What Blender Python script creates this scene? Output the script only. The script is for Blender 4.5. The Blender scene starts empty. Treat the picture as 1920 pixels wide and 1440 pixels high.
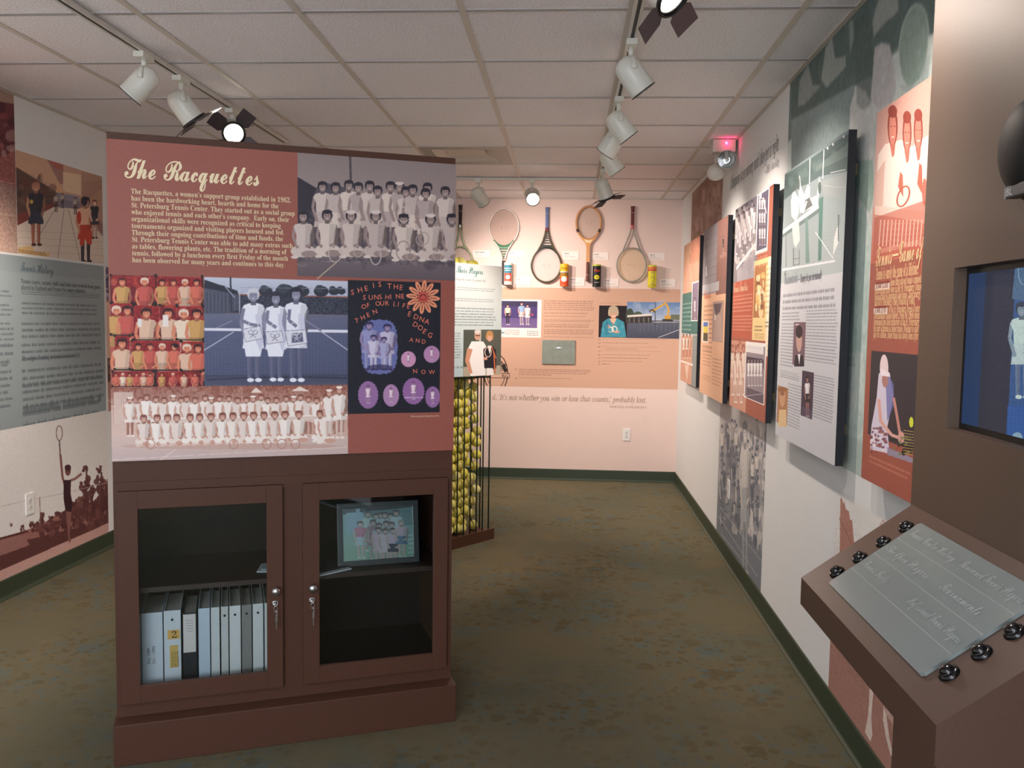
import bpy, bmesh, math, random
import numpy as np
from mathutils import Vector, Matrix, Euler
random.seed(7)
rng = np.random.default_rng(11)
SC = bpy.context.scene
COL = SC.collection
PI = math.pi

# ------------------------------------------------------------------ camera
F_PX, YAW, PITCH, ROLL, EYE = 1611.26, -0.065488, 0.071809, 0.014889, 1.4646
c_, s_ = math.cos(YAW), math.sin(YAW)
_fw = np.array([s_, c_, 0.]); _rt = np.array([c_, -s_, 0.]); _up = np.array([0., 0., 1.])
FW = _fw * math.cos(PITCH) - _up * math.sin(PITCH)
_u2 = _up * math.cos(PITCH) + _fw * math.sin(PITCH)
RT = _rt * math.cos(ROLL) + _u2 * math.sin(ROLL)
UP = _u2 * math.cos(ROLL) - _rt * math.sin(ROLL)
CAM = np.array([0., 0., EYE])
cd = bpy.data.cameras.new('camera')
cd.sensor_width = 36.0
cd.lens = F_PX / 1920 * 36
cd.clip_start = 0.02
cam = bpy.data.objects.new('camera', cd)
COL.objects.link(cam)
m3 = Matrix(((RT[0], UP[0], -FW[0]), (RT[1], UP[1], -FW[1]), (RT[2], UP[2], -FW[2])))
cam.matrix_world = Matrix.Translation(Vector(CAM)) @ m3.to_4x4()
SC.camera = cam

# ------------------------------------------------------------------ view, world, added ambient fill
SC.view_settings.view_transform = 'Standard'
SC.view_settings.look = 'None'
SC.view_settings.gamma = 1.0
SC.view_settings.use_curve_mapping = False
SC.cycles.max_bounces = 8
SC.cycles.diffuse_bounces = 5
SC.cycles.glossy_bounces = 4
SC.view_settings.exposure = 0.98
wd = bpy.data.worlds.new('world')
SC.world = wd
wd.use_nodes = True
wd.node_tree.nodes['Background'].inputs[0].default_value = (0.55, 0.62, 0.75, 1)
wd.node_tree.nodes['Background'].inputs[1].default_value = 0.05
SPOT = 0.60          # overall strength of the track heads
WARM = (1.0, 0.84, 0.73)
COOL = (0.87, 0.91, 1.0)


def area(name, loc, rot, sx, sy, power, col):
    l = bpy.data.lights.new(name, 'AREA')
    l.shape = 'RECTANGLE'
    l.size = sx
    l.size_y = sy
    l.energy = power
    l.color = col
    o = bpy.data.objects.new(name, l)
    o.location = loc
    o.rotation_euler = rot
    COL.objects.link(o)
    return o


# added cool fill lamp behind the viewer, brightens ceiling and walls
area('daylight_fill', (-.65, -3.5, 1.52), (math.radians(90), 0, 0), 3.0, 1.45, 72, COOL)

# ------------------------------------------------------------------ room dimensions (metres, camera foot at the origin)
XL, XR, YB, ZC, YN = -2.881, 1.0047, 7.9647, 2.5951, -3.6
GX, GY, TL = -0.4117, 3.2016, 0.6096
# ceiling fill lamps added behind the camera, out of view, for ambient light
FILL_TROFF = [(-1.02, -0.15), (-1.02, -2.59)]
for tx, ty in FILL_TROFF:
    area('ceiling_fill_lamp', (tx, ty, ZC - 0.02), (0, 0, 0), 1.1, 0.5, 15, COOL)


def hit(u, v, P, n):
    d = FW + RT * (u - 960) / F_PX - UP * (v - 720) / F_PX
    n = np.array(n, float)
    t = ((np.array(P, float) - CAM) @ n) / (d @ n)
    return CAM + d * t


# ------------------------------------------------------------------ helpers
def lin(c):
    out = []
    for x in c:
        x = x / 255.0
        out.append(x / 12.92 if x <= 0.04045 else ((x + 0.055) / 1.055) ** 2.4)
    return (*out, 1.0)


MATS = {}


def mat(name, col, rough=0.6, metal=0.0, noise=0.0, nscale=60, bump=0.0, spec=0.5, emit=0, coat=0.0, objcoord=True):
    if name in MATS:
        return MATS[name]
    m = bpy.data.materials.new(name)
    m.use_nodes = True
    nt = m.node_tree
    b = nt.nodes['Principled BSDF']
    b.inputs['Base Color'].default_value = lin(col)
    b.inputs['Roughness'].default_value = rough
    b.inputs['Metallic'].default_value = metal
    b.inputs['Specular IOR Level'].default_value = spec
    b.inputs['Coat Weight'].default_value = coat
    if emit:
        b.inputs['Emission Color'].default_value = lin(col)
        b.inputs['Emission Strength'].default_value = emit
    if noise or bump:
        tc = nt.nodes.new('ShaderNodeTexCoord')
        no = nt.nodes.new('ShaderNodeTexNoise')
        no.inputs['Scale'].default_value = nscale
        no.inputs['Detail'].default_value = 4
        nt.links.new(tc.outputs['Object'], no.inputs['Vector'])
        if noise:
            mx = nt.nodes.new('ShaderNodeMix')
            mx.data_type = 'RGBA'
            a = lin([max(0, x * (1 - noise)) for x in col])
            c = lin([min(255, x * (1 + noise)) for x in col])
            mx.inputs['A'].default_value = a
            mx.inputs['B'].default_value = c
            nt.links.new(no.outputs['Fac'], mx.inputs['Factor'])
            nt.links.new(mx.outputs['Result'], b.inputs['Base Color'])
        if bump:
            bp = nt.nodes.new('ShaderNodeBump')
            bp.inputs['Strength'].default_value = bump
            bp.inputs['Distance'].default_value = 0.002
            nt.links.new(no.outputs['Fac'], bp.inputs['Height'])
            nt.links.new(bp.outputs['Normal'], b.inputs['Normal'])
    MATS[name] = m
    return m


def glass_mat():
    m = bpy.data.materials.new('clear_glass')
    m.use_nodes = True
    nt = m.node_tree
    nt.nodes.remove(nt.nodes['Principled BSDF'])
    out = nt.nodes['Material Output']
    tr = nt.nodes.new('ShaderNodeBsdfTransparent')
    tr.inputs[0].default_value = (0.93, 0.96, 0.96, 1)
    gl = nt.nodes.new('ShaderNodeBsdfGlossy')
    gl.inputs['Roughness'].default_value = 0.02
    fr = nt.nodes.new('ShaderNodeFresnel')
    fr.inputs[0].default_value = 1.55
    mx = nt.nodes.new('ShaderNodeMixShader')
    nt.links.new(fr.outputs[0], mx.inputs[0])
    nt.links.new(tr.outputs[0], mx.inputs[1])
    nt.links.new(gl.outputs[0], mx.inputs[2])
    nt.links.new(mx.outputs[0], out.inputs[0])
    return m


BROWN = mat('brown_laminate', (78, 51, 39), 0.5, noise=0.10, nscale=180, spec=0.2)
BLACK = mat('black_paint', (22, 22, 24), 0.5)
SHADE_IN = mat('painted_shade_interior', (25, 18, 16), 0.6, spec=.15)  # near-black base colour stands in for shade inside the cupboard
WHITEP = mat('white_wall_paint', (222, 224, 224), 0.75, noise=0.01, nscale=8, bump=0.12, spec=0.2)
PEACHP = mat('warm_wall_paint', (230, 208, 200), 0.75, noise=0.01, nscale=8, bump=0.12, spec=0.2)
LAMPW = mat('white_lamp_enamel', (216, 218, 208), 0.35)
METAL = mat('brushed_metal', (190, 190, 190), 0.28, metal=1.0)
CHROME = mat('chrome', (225, 225, 225), 0.08, metal=1.0)
GREENB = mat('dark_green_vinyl', (50, 62, 46), 0.45, noise=0.05, nscale=30)
GLASS = glass_mat()
PLATEW = mat('white_plastic', (228, 228, 224), 0.35)
SLOT = mat('slot_dark', (40, 40, 40), 0.6)


def tag(o, label=None, cat=None, group=None, kind=None):
    if label: o['label'] = label
    if cat: o['category'] = cat
    if group: o['group'] = group
    if kind: o['kind'] = kind
    return o


def empty(name, loc=(0, 0, 0), rz=0.0, label=None, cat=None, group=None, kind=None, parent=None):
    o = bpy.data.objects.new(name, None)
    o.empty_display_size = 0.05
    o.location = loc
    o.rotation_euler = (0, 0, rz)
    COL.objects.link(o)
    if parent: o.parent = parent
    return tag(o, label, cat, group, kind)


class MB:
    """collects shapes; build() links them as one mesh object"""
    def __init__(s):
        s.v = []; s.f = []; s.sm = []; s.mi = []
        s.cur = 0

    def add(s, vs, fs, smooth=False, M=None):
        n = len(s.v)
        if M is not None:
            vs = [tuple(M @ Vector(p)) for p in vs]
        s.v += [tuple(p) for p in vs]
        for f in fs:
            s.f.append(tuple(i + n for i in f)); s.sm.append(smooth); s.mi.append(s.cur)
        return s

    def box(s, x0, y0, z0, x1, y1, z1, M=None):
        vs = [(x0, y0, z0), (x1, y0, z0), (x1, y1, z0), (x0, y1, z0), (x0, y0, z1), (x1, y0, z1), (x1, y1, z1), (x0, y1, z1)]
        return s.add(vs, [(0, 3, 2, 1), (4, 5, 6, 7), (0, 1, 5, 4), (1, 2, 6, 5), (2, 3, 7, 6), (3, 0, 4, 7)], M=M)

    def bbox(s, x0, y0, z0, x1, y1, z1, r=0.003, M=None):
        """box with chamfered edges"""
        bm = bmesh.new()
        bmesh.ops.create_cube(bm, size=1)
        for v in bm.verts:
            v.co = Vector(((x0 + x1) / 2 + v.co.x * (x1 - x0), (y0 + y1) / 2 + v.co.y * (y1 - y0), (z0 + z1) / 2 + v.co.z * (z1 - z0)))
        bmesh.ops.bevel(bm, geom=bm.edges[:], offset=r, segments=2, profile=0.7, affect='EDGES')
        bm.verts.index_update()
        s.add([v.co[:] for v in bm.verts], [[v.index for v in f.verts] for f in bm.faces], False, M)
        bm.free()
        return s

    def prism(s, pts, z0, z1, M=None):
        n = len(pts)
        vs = [(x, y, z0) for x, y in pts] + [(x, y, z1) for x, y in pts]
        fs = [tuple(range(n - 1, -1, -1)), tuple(range(n, 2 * n))] + [(i, (i + 1) % n, n + (i + 1) % n, n + i) for i in range(n)]
        return s.add(vs, fs, M=M)

    def tube(s, pts, r, seg=8, closed=False, caps=True, flat=1.0, M=None, nrm=None):
        pts = [Vector(p) for p in pts]
        n = len(pts)
        rs = r if isinstance(r, (list, tuple)) else [r] * n
        vs = []
        prev = Vector(nrm) if nrm else None
        for i, p in enumerate(pts):
            if closed:
                t = pts[(i + 1) % n] - pts[i - 1]
            else:
                t = pts[min(i + 1, n - 1)] - pts[max(i - 1, 0)]
            t.normalize()
            if prev is None:
                prev = Vector((0, 0, 1)) if abs(t.z) < 0.9 else Vector((1, 0, 0))
            a = (prev - t * prev.dot(t)).normalized()
            b = t.cross(a)
            if not nrm: prev = a
            for k in range(seg):
                th = 2 * PI * k / seg
                vs.append(tuple(p + a * math.cos(th) * rs[i] * flat + b * math.sin(th) * rs[i]))
        fs = []
        for i in range(n if closed else n - 1):
            j = (i + 1) % n
            for k in range(seg):
                l = (k + 1) % seg
                fs.append((i * seg + k, i * seg + l, j * seg + l, j * seg + k))
        if caps and not closed:
            fs.append(tuple(range(seg - 1, -1, -1)))
            fs.append(tuple((n - 1) * seg + k for k in range(seg)))
        return s.add(vs, fs, True, M)

    def lathe(s, prof, seg=24, M=None, smooth=True, caps=False):
        """prof: list of (r, z) around the z axis"""
        vs = []
        for r, z in prof:
            for k in range(seg):
                th = 2 * PI * k / seg
                vs.append((r * math.cos(th), r * math.sin(th), z))
        fs = []
        for i in range(len(prof) - 1):
            for k in range(seg):
                l = (k + 1) % seg
                fs.append((i * seg + k, i * seg + l, (i + 1) * seg + l, (i + 1) * seg + k))
        if caps and prof[0][0] > 1e-6: fs.append(tuple(range(seg - 1, -1, -1)))
        if caps and prof[-1][0] > 1e-6: fs.append(tuple((len(prof) - 1) * seg + k for k in range(seg)))
        return s.add(vs, fs, smooth, M)

    def mesh(s, name, mats):
        me = bpy.data.meshes.new(name)
        me.from_pydata(s.v, [], s.f)
        me.validate(verbose=False)
        if len(me.polygons) == len(s.f):
            me.polygons.foreach_set('use_smooth', s.sm)
            me.polygons.foreach_set('material_index', s.mi)
        else:
            me.polygons.foreach_set('use_smooth', [False] * len(me.polygons))
        for m in (mats if isinstance(mats, (list, tuple)) else [mats]):
            me.materials.append(m)
        me.update()
        return me

    def build(s, name, mats, parent=None, loc=(0, 0, 0), rot=(0, 0, 0), **kw):
        o = bpy.data.objects.new(name, s.mesh(name, mats))
        o.location = loc
        o.rotation_euler = rot
        COL.objects.link(o)
        if parent: o.parent = parent
        return tag(o, **kw)


def copy_tree(o, parent=None):
    c = o.copy()
    COL.objects.link(c)
    if parent is not None: c.parent = parent
    for ch in list(o.children):
        copy_tree(ch, c)
    return c


def axis_mat(d, loc=(0, 0, 0)):
    """matrix taking local -Z to direction d"""
    d = Vector(d).normalized()
    z = -d
    x = Vector((0, 0, 1)).cross(z)
    if x.length < 1e-4: x = Vector((1, 0, 0))
    x.normalize()
    y = z.cross(x)
    return Matrix.Translation(Vector(loc)) @ Matrix((x, y, z)).transposed().to_4x4()


# ------------------------------------------------------------------ flat print: painted in memory, laid on real panels
class Print:
    """a printed sheet on a real plane. O = top-left corner, X = direction to the right, N = facing direction; W x H metres.
    Painting calls take points read off the picture, projected on that plane, so the print has its true proportions."""
    def __init__(s, O, X, W, H, res, bg, N=None):
        s.O = np.array(O, float); s.X = np.array(X, float); s.W = W; s.H = H; s.res = res
        s.N = np.array(N, float) if N is not None else np.cross(s.X, [0, 0, 1.])
        s.w = max(8, int(W * res)); s.h = max(8, int(H * res))
        s.a = np.empty((s.h, s.w, 3), np.float32)
        s.a[:] = np.array(bg, np.float32) / 255

    def P(s, u, v):
        q = hit(u, v, s.O, s.N) - s.O
        return (q @ s.X) * s.res, -q[2] * s.res

    def Pm(s, pts):
        return [s.P(*p) for p in pts]

    def sl(s, x0, y0, x1, y1):
        x0, x1 = sorted((x0, x1)); y0, y1 = sorted((y0, y1))
        return slice(max(0, int(round(y0))), min(s.h, max(int(round(y1)), 0))), slice(max(0, int(round(x0))), min(s.w, max(int(round(x1)), 0)))

    def rect(s, u0, v0, u1, v1, col, al=1.0):
        x0, y0 = s.P(u0, v0); x1, y1 = s.P(u1, v1)
        a, b = s.sl(x0, y0, x1, y1)
        s.a[a, b] = s.a[a, b] * (1 - al) + np.array(col, np.float32) / 255 * al
        return a, b

    def grad(s, u0, v0, u1, v1, c0, c1, al=1.0):
        x0, y0 = s.P(u0, v0); x1, y1 = s.P(u1, v1)
        a, b = s.sl(x0, y0, x1, y1)
        n = a.stop - a.start
        if n <= 0 or b.stop <= b.start: return a, b
        t = np.linspace(0, 1, n, dtype=np.float32)[:, None, None]
        g = (np.array(c0, np.float32) * (1 - t) + np.array(c1, np.float32) * t) / 255
        s.a[a, b] = s.a[a, b] * (1 - al) + g * al
        return a, b

    def _fill(s, pts, col, al):
        xs = [p[0] for p in pts]; ys = [p[1] for p in pts]
        x0 = max(0, int(min(xs)) - 1); x1 = min(s.w, int(max(xs)) + 2); y0 = max(0, int(min(ys)) - 1); y1 = min(s.h, int(max(ys)) + 2)
        if x1 <= x0 or y1 <= y0: return
        X, Y = np.meshgrid(np.arange(x0, x1) + .5, np.arange(y0, y1) + .5)
        ins = np.zeros(X.shape, bool)
        n = len(pts)
        for i in range(n):
            ax, ay = pts[i]; bx, by = pts[(i + 1) % n]
            if ay == by: continue
            c = ((ay > Y) != (by > Y)) & (X < (bx - ax) * (Y - ay) / (by - ay) + ax)
            ins ^= c
        r = s.a[y0:y1, x0:x1]
        r[ins] = r[ins] * (1 - al) + np.array(col, np.float32) / 255 * al

    def poly(s, pts, col, al=1.0):
        s._fill(s.Pm(pts), col, al)

    def ell(s, u, v, ru, rv, col, al=1.0, rot=0.0, n=18):
        cr, sr = math.cos(rot), math.sin(rot)
        pts = []
        for k in range(n):
            t = 2 * PI * k / n
            x, y = ru * math.cos(t), rv * math.sin(t)
            pts.append((u + x * cr - y * sr, v + x * sr + y * cr))
        s.poly(pts, col, al)

    def line(s, pts, w, col, al=1.0, wy=None):
        wy = wy or w
        for (ax, ay), (bx, by) in zip(pts[:-1], pts[1:]):
            dx, dy = bx - ax, by - ay
            L = math.hypot(dx, dy) or 1
            nx, ny = -dy / L * w / 2, dx / L * wy / 2
            s.poly([(ax + nx, ay + ny), (bx + nx, by + ny), (bx - nx, by - ny), (ax - nx, ay - ny)], col, al)

    def ring(s, u, v, ru, rv, w, col, rot=0.0, al=1.0, wx=None):
        n = 22; cr, sr = math.cos(rot), math.sin(rot)
        pts = [(u + ru * math.cos(2 * PI * k / n) * cr - rv * math.sin(2 * PI * k / n) * sr, v + ru * math.cos(2 * PI * k / n) * sr + rv * math.sin(2 * PI * k / n) * cr) for k in range(n + 1)]
        s.line(pts, w if wx is None else wx, col, al, wy=w)

    def noise(s, u0, v0, u1, v1, amp, cell=2, col=(1, 1, 1)):
        x0, y0 = s.P(u0, v0); x1, y1 = s.P(u1, v1)
        a, b = s.sl(x0, y0, x1, y1)
        h, w = a.stop - a.start, b.stop - b.start
        if h <= 0 or w <= 0: return
        n = rng.normal(0, 1, (h // cell + 2, w // cell + 2)).astype(np.float32)
        n = np.repeat(np.repeat(n, cell, 0), cell, 1)[:h, :w, None]
        s.a[a, b] += n * amp * np.array(col, np.float32)

    def blobs(s, u0, v0, u1, v1, n, r0, r1, cols, al=0.5, squash=1.0):
        for _ in range(n):
            s.ell(random.uniform(u0, u1), random.uniform(v0, v1), random.uniform(r0, r1) * squash, random.uniform(r0, r1), random.choice(cols), al, n=10)

    def para(s, u0, v0, u1, v1, n, col, ind=(), al=0.75, fill=0.55, short=()):
        """n lines of print too small to read: runs of letter-like strokes broken into words"""
        x0, y0 = s.P(u0, v0); x1, y1 = s.P(u1, v1)
        lh = (y1 - y0) / n
        c = np.array(col, np.float32) / 255
        for i in range(n):
            ya = y0 + lh * (i + 0.5 - fill / 2); yb = y0 + lh * (i + 0.5 + fill / 2)
            w = x1 - x0
            if i in short: w *= random.uniform(.3, .7)
            elif i not in short: w *= random.uniform(.93, 1.0)
            x = x0
            cw = max(1.5, lh * 0.42)
            while x < x0 + w:
                L = random.randint(2, 9) * cw
                xe = min(x + L, x0 + w)
                a, b = s.sl(x, ya + (yb - ya) * .3, xe, yb)
                if b.stop > b.start and a.stop > a.start:
                    k = rng.uniform(.35, 1.0, (1, b.stop - b.start, 1)).astype(np.float32) * al
                    s.a[a, b] = s.a[a, b] * (1 - k) + c * k
                for _ in range(2):
                    if xe - x > 3:
                        xa = random.uniform(x, xe - 1)
                        a, b = s.sl(xa, ya, xa + max(1, cw * .25), yb)
                        s.a[a, b] = s.a[a, b] * (1 - al * .7) + c * al * .7
                x = xe + cw * 0.7

    def person(s, u, v, h, top=(225, 215, 205), hair=(40, 34, 34), skin=(170, 145, 130), skirt=None, legs=None, shoe=(230, 225, 220), sq=1.0, racket=False, kneel=False, lean=0.0, cap=None):
        """a small printed figure, feet at (u, v), h tall; sq squeezes it across for slanted sheets"""
        skirt = skirt or top
        legs = legs or skin
        hr = h * .062
        x = lambda k: u + k * h * sq
        y = lambda k: v - k * h
        sh = [c * .72 for c in skin]; tsh = [c * .80 for c in top]
        if not kneel:
            for sx in (-.045, .045):
                s.poly([(x(sx - .032), y(.42)), (x(sx + .032), y(.42)), (x(sx + .022), y(.04)), (x(sx - .022), y(.04))], legs)
                s.poly([(x(sx), y(.42)), (x(sx + .032), y(.42)), (x(sx + .022), y(.04)), (x(sx), y(.04))], [c * .8 for c in legs], .6)
                s.ell(x(sx + .012), y(.022), .04 * h * sq, .022 * h, shoe)
            s.poly([(x(-.085), y(.60)), (x(.085), y(.60)), (x(.125), y(.36)), (x(-.125), y(.36))], skirt)
            s.poly([(x(.02), y(.60)), (x(.085), y(.60)), (x(.125), y(.36)), (x(.04), y(.36))], [c * .82 for c in skirt], .6)
            by, hy, arm = .58, .93, .44
        else:
            s.ell(x(0), y(.16), .26 * h * sq, .13 * h, skirt)
            s.ell(x(.12), y(.10), .16 * h * sq, .07 * h, legs)
            s.ell(x(-.17), y(.04), .08 * h * sq, .035 * h, shoe)
            by, hy, arm = .28, .86, .22
            hr = h * .10
        k = 1.0 if not kneel else 1.5
        ty = hy - hr / h * 1.35
        for sg in (-1, 1):
            s.line([(x(sg * .112 * k), y(ty - .05)), (x(sg * .138 * k), y((ty + arm) / 2 - .01)), (x(sg * .075 * k), y(arm))], .042 * h * sq * k, skin if sg < 0 else sh, wy=.042 * h * k)
        s.poly([(x(-.090 * k), y(by)), (x(-.095 * k), y((by + ty) / 2)), (x(-.128 * k), y(ty - .06)), (x(-.11 * k), y(ty - .02)), (x(-.05 * k), y(ty)), (x(.05 * k), y(ty)), (x(.11 * k), y(ty - .02)), (x(.128 * k), y(ty - .06)), (x(.095 * k), y((by + ty) / 2)), (x(.090 * k), y(by))], top)
        s.poly([(x(.03), y(by)), (x(.055), y(ty - .02)), (x(.11 * k), y(ty - .03)), (x(.128 * k), y(ty - .06)), (x(.090 * k), y(by))], tsh, .5)
        s.line([(x(.03 * k), y(arm + .03)), (x(.10 * k), y(arm + .07))], .036 * h * sq * k, skin, wy=.036 * h * k)
        s.poly([(x(-.03 * k), y(ty - .02)), (x(.03 * k), y(ty - .02)), (x(.025 * k), y(hy)), (x(-.025 * k), y(hy))], sh)
        hx = x(lean)
        s.ell(hx, y(hy + .012), hr * 1.12 * sq, hr * 1.15, hair)
        s.ell(hx, y(hy - .008), hr * .78 * sq, hr * .92, skin)
        if h > 40:
            s.line([(hx - hr * .5 * sq, y(hy) - hr * .12), (hx - hr * .15 * sq, y(hy) - hr * .12)], hr * .18, sh, .8)
            s.line([(hx + hr * .15 * sq, y(hy) - hr * .12), (hx + hr * .5 * sq, y(hy) - hr * .12)], hr * .18, sh, .8)
            s.line([(hx - hr * .25 * sq, y(hy) + hr * .5), (hx + hr * .25 * sq, y(hy) + hr * .5)], hr * .15, (235, 225, 215), .7)
        s.ell(hx, y(hy) - hr * .85, hr * 1.0 * sq, hr * .42, cap or hair)
        if racket:
            s.ring(x(.14), y(.14), .085 * h * sq, .11 * h, .018 * h, [c * .9 for c in top], al=.9, wx=.018 * h * sq)

    def soften(s, n=1, amp=.012):
        for _ in range(n):
            p = np.pad(s.a, ((1, 1), (1, 1), (0, 0)), mode='edge')
            s.a = (p[:-2, 1:-1] + p[2:, 1:-1] + p[1:-1, :-2] + p[1:-1, 2:] + 2 * p[1:-1, 1:-1]) / 6
        s.a += rng.normal(0, amp, (s.h, s.w, 1)).astype(np.float32)

    def obj(s, name, parent=None, off=0.0006, rough=0.55, spec=0.3, emit=0.0, **kw):
        img = bpy.data.images.new(name, s.w, s.h, alpha=False)
        px = np.ones((s.h, s.w, 4), np.float32)
        px[..., :3] = np.clip(s.a[::-1], 0, 1)
        img.pixels.foreach_set(px.ravel())
        img.update()
        img.pack()
        m = bpy.data.materials.new(name)
        m.use_nodes = True
        nt = m.node_tree
        b = nt.nodes['Principled BSDF']
        t = nt.nodes.new('ShaderNodeTexImage')
        t.image = img
        t.extension = 'EXTEND'
        nt.links.new(t.outputs[0], b.inputs['Base Color'])
        b.inputs['Roughness'].default_value = rough
        b.inputs['Specular IOR Level'].default_value = spec
        if emit:
            nt.links.new(t.outputs[0], b.inputs['Emission Color'])
            b.inputs['Emission Strength'].default_value = emit
            b.inputs['Base Color'].default_value = (0, 0, 0, 1)
            for l in list(b.inputs['Base Color'].links): nt.links.remove(l)
        me = bpy.data.meshes.new(name)
        O = Vector(s.O + s.N * off); X = Vector(s.X) * s.W; D = Vector((0, 0, -s.H))
        me.from_pydata([O, O + X, O + X + D, O + D], [], [(0, 3, 2, 1)])
        uv = me.uv_layers.new(name='UVMap')
        for li, c in zip(range(4), [(0, 1), (0, 0), (1, 0), (1, 1)]):
            uv.data[li].uv = c
        me.materials.append(m)
        o = bpy.data.objects.new(name, me)
        COL.objects.link(o)
        if parent: attach(o, parent)
        return tag(o, **kw)


def attach(o, parent):
    """parent o, whose mesh is in world coordinates, without moving it"""
    M = Matrix.LocRotScale(parent.location, parent.rotation_euler, None)
    p = parent
    while p.parent:
        p = p.parent
        M = Matrix.LocRotScale(p.location, p.rotation_euler, None) @ M
    o.data.transform(M.inverted())
    o.parent = parent
    return o


# ------------------------------------------------------------------ lettering
def M_(s, U, L, D=None):
    o = ''
    for ch in s:
        if 'A' <= ch <= 'Z': o += chr(U + ord(ch) - 65)
        elif 'a' <= ch <= 'z': o += '\u210e' if (L == 0x1D44E and ch == 'h') else chr(L + ord(ch) - 97)
        elif '0' <= ch <= '9' and D: o += chr(D + ord(ch) - 48)
        else: o += ch
    return o


STYLES = {'serif': (0x1D400, 0x1D41A, 0x1D7CE), 'italic': (0x1D434, 0x1D44E, None), 'script': (0x1D4D0, 0x1D4EA, None), 'bolditalic': (0x1D468, 0x1D482, None), 'sans': None}


def glyph_mesh(lines, style, spacing=1.0, resolution=2, bold=0.0):
    c = bpy.data.curves.new('lettering', 'FONT')
    st = STYLES[style]
    c.body = '\n'.join((M_(l, *st) if st else l) for l in lines)
    c.size = 1
    c.space_line = spacing
    c.resolution_u = resolution
    o = bpy.data.objects.new('lettering', c)
    COL.objects.link(o)
    dg = bpy.context.evaluated_depsgraph_get()
    me = bpy.data.meshes.new_from_object(o.evaluated_get(dg))
    bpy.data.objects.remove(o)
    bpy.data.curves.remove(c)
    return me


def letters(lines, style, pr, uv0, uv1, size, col, parent, pitch=None, name='lettering', off=0.0012, rough=0.6, rot=0.0, label=None, fit=True, res=2, bold=0.0):
    """print lines on plane pr: first baseline starts at uv0; the widest line ends at uv1; size = letter size (m)"""
    if isinstance(lines, str): lines = [lines]
    me = glyph_mesh(lines, style, 1.0, res, bold)
    n = len(me.vertices)
    co = np.empty(n * 3, np.float32)
    me.vertices.foreach_get('co', co)
    co = co.reshape(-1, 3)
    P0 = hit(*uv0, pr.O, pr.N); P1 = hit(*uv1, pr.O, pr.N)
    W = (P1 - P0) @ pr.X
    x0, x1 = co[:, 0].min(), co[:, 0].max()
    sx = W / (x1 - x0) if fit else size
    if rot: sx = size
    sy = size
    X = (co[:, 0] - (x0 if fit else 0)) * sx
    Y = co[:, 1].copy()
    if pitch is not None and len(lines) > 1:   # respace lines
        row = np.clip(np.floor(0.73 - Y), 0, len(lines) - 1)
        Y = (Y + row) * sy - row * pitch
    else:
        Y = Y * sy
    if rot:
        cr, sr = math.cos(rot), math.sin(rot)
        X, Y = X * cr - Y * sr, X * sr + Y * cr
    w = P0[None, :] + pr.X[None, :] * X[:, None] + np.array(getattr(pr, 'U', (0, 0, 1.)))[None, :] * Y[:, None] + pr.N[None, :] * off
    if bold:      # heavier strokes: the same glyphs printed again a hair to each side
        polys = [tuple(q_.vertices) for q_ in me.polygons]
        mb = MB()
        for k, (dx, dy) in enumerate(((0, 0), (1, 0), (-1, 0), (0, 1), (0, -1))):
            mb.add([tuple(a_) for a_ in (w + pr.X * dx * bold * sx + np.array([0, 0, dy * bold * .6 * sy]) + pr.N * k * .00015)], polys)
        me = mb.mesh(name, [])
    else:
        me.vertices.foreach_set('co', w.astype(np.float32).ravel())
    me.materials.clear()
    me.materials.append(mat('ink_%d_%d_%d' % tuple(col), col, rough, spec=0.2))
    o = bpy.data.objects.new(name, me)
    COL.objects.link(o)
    if label: o['label'] = label
    if parent: attach(o, parent)
    return o


def dims(me):
    co = np.empty(len(me.vertices) * 3, np.float32)
    me.vertices.foreach_get('co', co)
    return co.reshape(-1, 3)


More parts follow.
